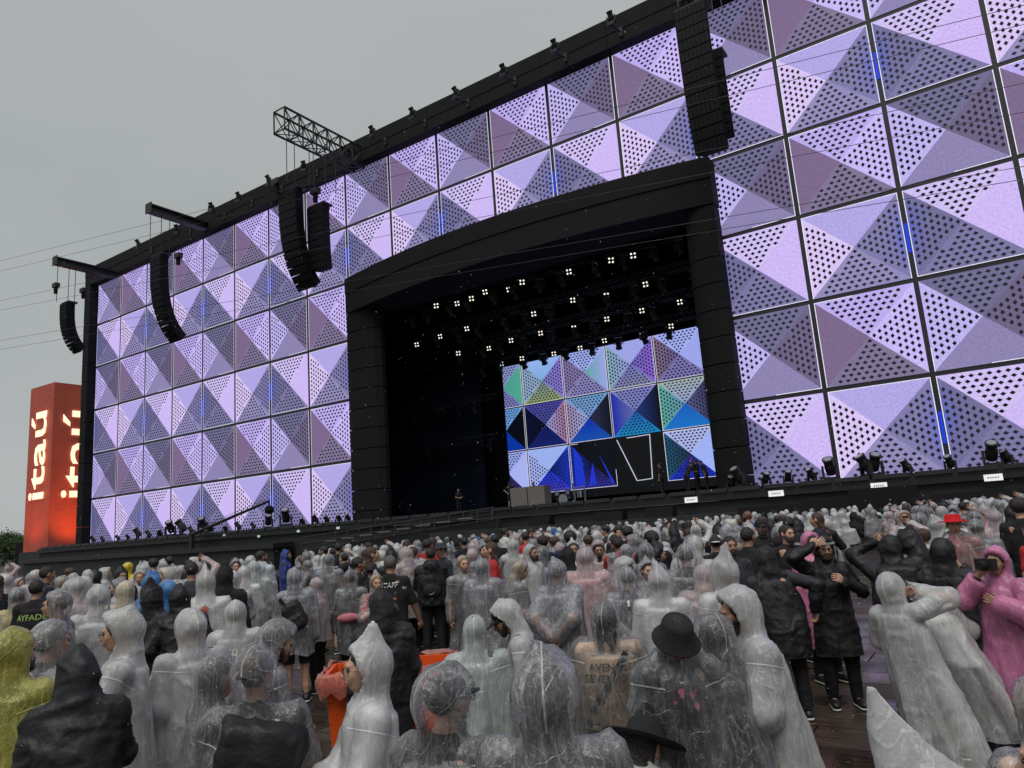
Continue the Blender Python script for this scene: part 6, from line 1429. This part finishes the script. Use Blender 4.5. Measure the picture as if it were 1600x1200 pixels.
# candidate places on a jittered grid, nearest first
for Yg in np.arange(4.6, 30.4, .5):
    for Xg in np.arange(-46, 12, .5):
        x_, y_ = Xg+rng.uniform(-.2, .2), Yg+rng.uniform(-.2, .2)
        px, py, d = proj((x_, y_, 1.7))
        if d < 6.2 or px < -40 or px > 1640: continue
        if y_ > FY-8.0 or d > np.interp(px, [0, 380, 480, 640, 800, 1600], [16, 17.5, 20, 26, 30, 30]): continue
        CENT.append((d, x_, y_, px, py))
CENT.sort()
FREE = [(1335, 905, 1400, 1100), (425, 1000, 520, 1150), (640, 1030, 700, 1060), (870, 1060, 900, 1140)]   # open floor that stays open
def blocked(d, x_, y_, px):
    for hX, hY, hd_, hl in hx:
        if math.hypot(x_-hl[0], y_-hl[1]) < .46: return True
    xf, yf, _ = proj((x_, y_, 0)); k = FPX/d
    for x0, y0, x1, y1 in FREE:
        if xf+.28*k > x0 and xf-.28*k < x1 and yf > y0 and py < y1: return True
    # do not stand in front of someone who must be seen
    for hX, hY, hd_, hl in hx:
        if hd_ > d and abs(px-hX) < .30*k and hY+14 > py-.05*k: return True
    return False
pend = sorted([(np.hypot(h_[2][0], h_[2][1]), h_[2], h_[3]) for h_ in HERO], key=lambda q_: q_[0])
def lmname(px, py):
    L_ = [(40, 'the left edge trees'), (90, 'the orange tower'), (140, 'the frame left end'), (185, 'the first left tile column'), (225, 'the second left tile column'), (268, 'the third left tile column'), (315, 'the crane foot'), (367, 'the crane arm'), (424, 'the crane ball'),
          (487, 'the third speaker arrays'), (545, 'the last left tile column'), (600, 'the left stage column'), (660, 'the dark left wing'), (720, 'the stage ramp'), (790, 'the ramp top'), (850, 'the grey cases'), (905, 'the drum kit'), (960, 'the screen middle'),
          (1020, 'the leaning white outline'), (1060, 'the screen right half'), (1110, 'the opening right edge'), (1165, 'the right stage column'), (1215, 'the second white sign'), (1265, 'the first right tile column'), (1312, 'the first right gap'),
          (1375, 'the third white sign'), (1430, 'the second right tile column'), (1480, 'the second right gap'), (1535, 'the right blue gap'), (1570, 'the fourth white sign'), (2000, 'the right picture edge')]
    for a, b_ in L_:
        if px < a: return b_
def recolor(o, names, m):
    for c in KIDS[o.name]:
        if c.name.split('.')[0] in names:
            for sl in c.material_slots[:1]: sl.link = 'OBJECT'; sl.material = m
TINT = [(F_white, 'milky white'), (F_clear, 'clear wet'), (F_grey, 'smoky grey'), (F_blush, 'pinkish white'), (F_green, 'greenish grey')]
n_ind = 0; MAXI = 300-len(HERO)-2; far_list = []; used_lab = {}; newp = []
for d, x_, y_, px, py in CENT:
    while pend and pend[0][0] < math.hypot(x_, y_): _, l_, h_ = pend.pop(0); vis(l_, h_)
    dens = .93 if d < 14 else .97
    if d < 7.6 and (px > 1300 or px < 560 and py > 905): dens = .35
    if rng.random() > dens: continue
    if blocked(d, x_, y_, px): continue
    tp = rng.random(); H = rng.uniform(1.52, 1.86) if d < 12 else rng.uniform(1.58, 1.88)
    seen, _ = vis((x_, y_, 0), H, commit=False)
    need = 2
    if seen < need: continue
    vis((x_, y_, 0), H-.03)
    if n_ind >= MAXI: far_list.append((x_, y_, H, tp)); continue
    cand = [p for p in PROTO if p[0] == ('coat' if tp < .68 else 'black' if tp < .81 else 'bare' if tp < .95 else 'cap')]
    kind, r0, H0 = cand[rng.integers(len(cand))]
    o = copy_tree(r0); n_ind += 1; k = H/H0*(.94 if kind in ('coat', 'black') else 1.0)
    w_ = k*rng.uniform(.94, 1.12); o.scale = (w_, w_, k)
    fa = rng.choice([0, 0, 0, 0, 35, -35, 80, -80, 150, 180], p=[.16, .16, .16, .12, .1, .1, .06, .06, .04, .04])+rng.uniform(-14, 14)
    phi = math.atan2(y_, x_); o.location = (x_, y_, 0.03); o.rotation_euler = (rng.uniform(-.03, .03), rng.uniform(-.03, .03), phi-math.pi/2-R(fa))
    fw_ = 'from behind' if abs(fa) < 20 else 'half turned right' if 20 <= fa < 55 else 'half turned left' if -55 < fa <= -20 else 'facing right' if 55 <= fa < 110 else 'facing left' if -110 < fa <= -55 else 'facing the camera'
    if kind == 'coat':
        c_ = rng.random(); m_, tn_ = TINT[0] if c_ < .42 else TINT[1] if c_ < .66 else TINT[2] if c_ < .84 else TINT[3] if c_ < .92 else TINT[4]
        if c_ > .985: m_, tn_ = F_blue, 'bright blue'
        recolor(o, ('raincoat',), m_)
        recolor(o, ('shirt',), [C_char, C_grey, C_wht, B_fab, C_navy, C_pink, C_blue][rng.integers(7)])
        lab = 'person in %s hood %s' % (tn_, fw_)
    elif kind == 'black': lab = 'person in black hood %s' % fw_
    elif kind == 'cap': lab = 'person in black cap %s' % fw_
    else:
        recolor(o, ('shirt',), [B_fab, C_navy, C_char, C_grey, C_red][rng.integers(5)]); lab = 'bare-headed person %s' % fw_
    lab += ', %s %s' % ('near crowd below' if d < 10 else 'mid crowd below' if d < 15 else 'back rows below' if d < 22 else 'by the barrier below', lmname(px, py))
    used_lab.setdefault(lab, []).append(o)
G0 = 'people in the crowd in front of the stage'
for lab, os_ in used_lab.items():
    os_.sort(key=lambda o: proj(o.location)[0])
    for i, o in enumerate(os_):
        l2 = lab
        if len(os_) == 2: l2 = ('left ' if i == 0 else 'right ')+lab
        elif len(os_) > 2: l2 = (['leftmost ', 'second ', 'third ', 'fourth ', 'fifth ', 'sixth ', 'seventh '][i])+lab
        o['label'] = l2; o['category'] = 'person'; o['group'] = G0
for _, r0, _ in PROTO:
    for ch in KIDS[r0.name]:
        for g_ in KIDS.get(ch.name, []): bpy.data.objects.remove(g_)
        bpy.data.objects.remove(ch)
    bpy.data.objects.remove(r0)
# the far mass near the barrier
tm = []
for i in range(7):
    J = skeleton(1.65, pitch=.1*(i % 3)); o_ = dict(seed=i*5, tip=[A(0, -.07, .16), A(0, -.02, .12), A(.04, -.08, .18), A(0, -.12, .12), A(-.03, -.03, .14), 0, 0][i], hem=1.0)
    if i < 5: cm = make_poncho(J, o_, dict(coat=.036), 'x', F_white)
    else: cm = to_mesh('x', [(*nets(field([rcone(J['shL'], J['shR'], .09, .09), rcone(J['chest'], J['neck'], .14, .07), ellip(J['head'], A(.085, .10, .12))], .03), .036), 0)], [F_white])
    V = np.array([v.co[:] for v in cm.vertices]); F = np.array([p.vertices[:] for p in cm.polygons]); tm.append((V, F)); bpy.data.meshes.remove(cm)
parts = []
for (x_, y_, H, tp) in far_list[:900]:
    t_ = rng.integers(5) if tp < .84 else 5+rng.integers(2)
    V, F = tm[t_]; a = rng.uniform(-1.2, 1.2)+math.atan2(y_, x_)-math.pi/2; c, s_ = math.cos(a), math.sin(a)
    W = V*(H/1.75)*A(*rng.uniform(.9, 1.15, 2), 1); W = np.stack([W[:, 0]*c-W[:, 1]*s_+x_, W[:, 0]*s_+W[:, 1]*c+y_, W[:, 2]], 1)
    parts.append((W, F, (0 if tp < .38 else 1 if tp < .74 else 2 if tp < .82 else 3) if t_ < 5 else 2))
if parts:
    fo = inst('crowd', to_mesh('crowd', parts, [mat('far_white_hoods', (0.36, 0.37, 0.38), 0.4, noise=0.3, nscale=3, bump=.5, bscale=12), mat('far_grey_hoods', (0.16, 0.16, 0.17), 0.4, noise=0.4, nscale=3, bump=.5, bscale=12), B_fab, C_blue]))
    tag(fo, 'dense mass of pale hoods at the foot of the stage', 'crowd', kind='stuff')

# stage crew
def crew(px, Y, H, face, lab, **k):
    P = onY(px, 700, Y); phi = math.atan2(P[1], P[0]); r, J = build_person(lab, (P[0], Y, SF), phi-math.pi/2-R(face), H, det='mid', **k); return r
crew(792, FY+3, 1.85, 170, 'stagehand in wide hat and shorts, hands on hips, left of the screen', shirt=B_fab, hat=('wide', B_fab), legs=('shorts', B_fab, .5), skin=SK1, pose=dict(armL='hip', armR='hip'))
crew(712, FY+4, 1.8, 160, 'stagehand in black in the dark left wing of the stage', shirt=B_fab, skin=SK1, pose=dict(armL='front', armR='front'))
crew(1028, FY+0.5, 1.8, -70, 'roadie in black tee standing before the dark part of the stage screen', shirt=B_fab, skin=SK2)
crew(829, FY+4.5, 1.75, 180, 'crew member peeking over the grey cases on the stage', shirt=B_fab, skin=SK2)
crew(1068, FY+0.4, 1.8, 60, 'left crew member bending over gear at the right stage edge', shirt=B_fab, skin=SK2, pose=dict(lean=.5, armR='reach'))
crew(1084, FY+1.2, 1.85, -60, 'tall crew member in the middle of the group at the right stage edge', shirt=B_fab, skin=SK2, pose=dict(armL='over'))
crew(1098, FY+0.6, 1.75, -80, 'right crew member beside the right stage column', shirt=B_fab, skin=SK2, pose=dict(lean=.3))

# rain caught in the air
V = []; F = []
for i in range(2600):
    d = rng.uniform(1.6, 16)**1.0; px, py = rng.uniform(-60, 1660), rng.uniform(-60, 1200); P = CAM+ray(px, py)/1.0*d
    if P[2] < .1: continue
    r_ = .0011*rng.uniform(.6, 1.3)*(d/3)**.35; l_ = r_*rng.uniform(1.2, 3); b0 = len(V)
    V += [(P[0]-r_, P[1], P[2]), (P[0], P[1]-r_, P[2]), (P[0]+r_, P[1], P[2]), (P[0], P[1]+r_, P[2]), (P[0], P[1], P[2]+l_), (P[0], P[1], P[2]-l_)]
    F += [(b0, b0+1, b0+4), (b0+1, b0+2, b0+4), (b0+2, b0+3, b0+4), (b0+3, b0, b0+4), (b0+1, b0, b0+5), (b0+2, b0+1, b0+5), (b0+3, b0+2, b0+5), (b0, b0+3, b0+5)]
mb = MB(); mb.v = V; mb.f = F; mb.m = [0]*len(F)
tag(mb.build('rain', mat('rain_water', (0.85, 0.87, 0.9), 0.1)), 'fine rain drops falling in front of the stage', 'rain', kind='stuff')
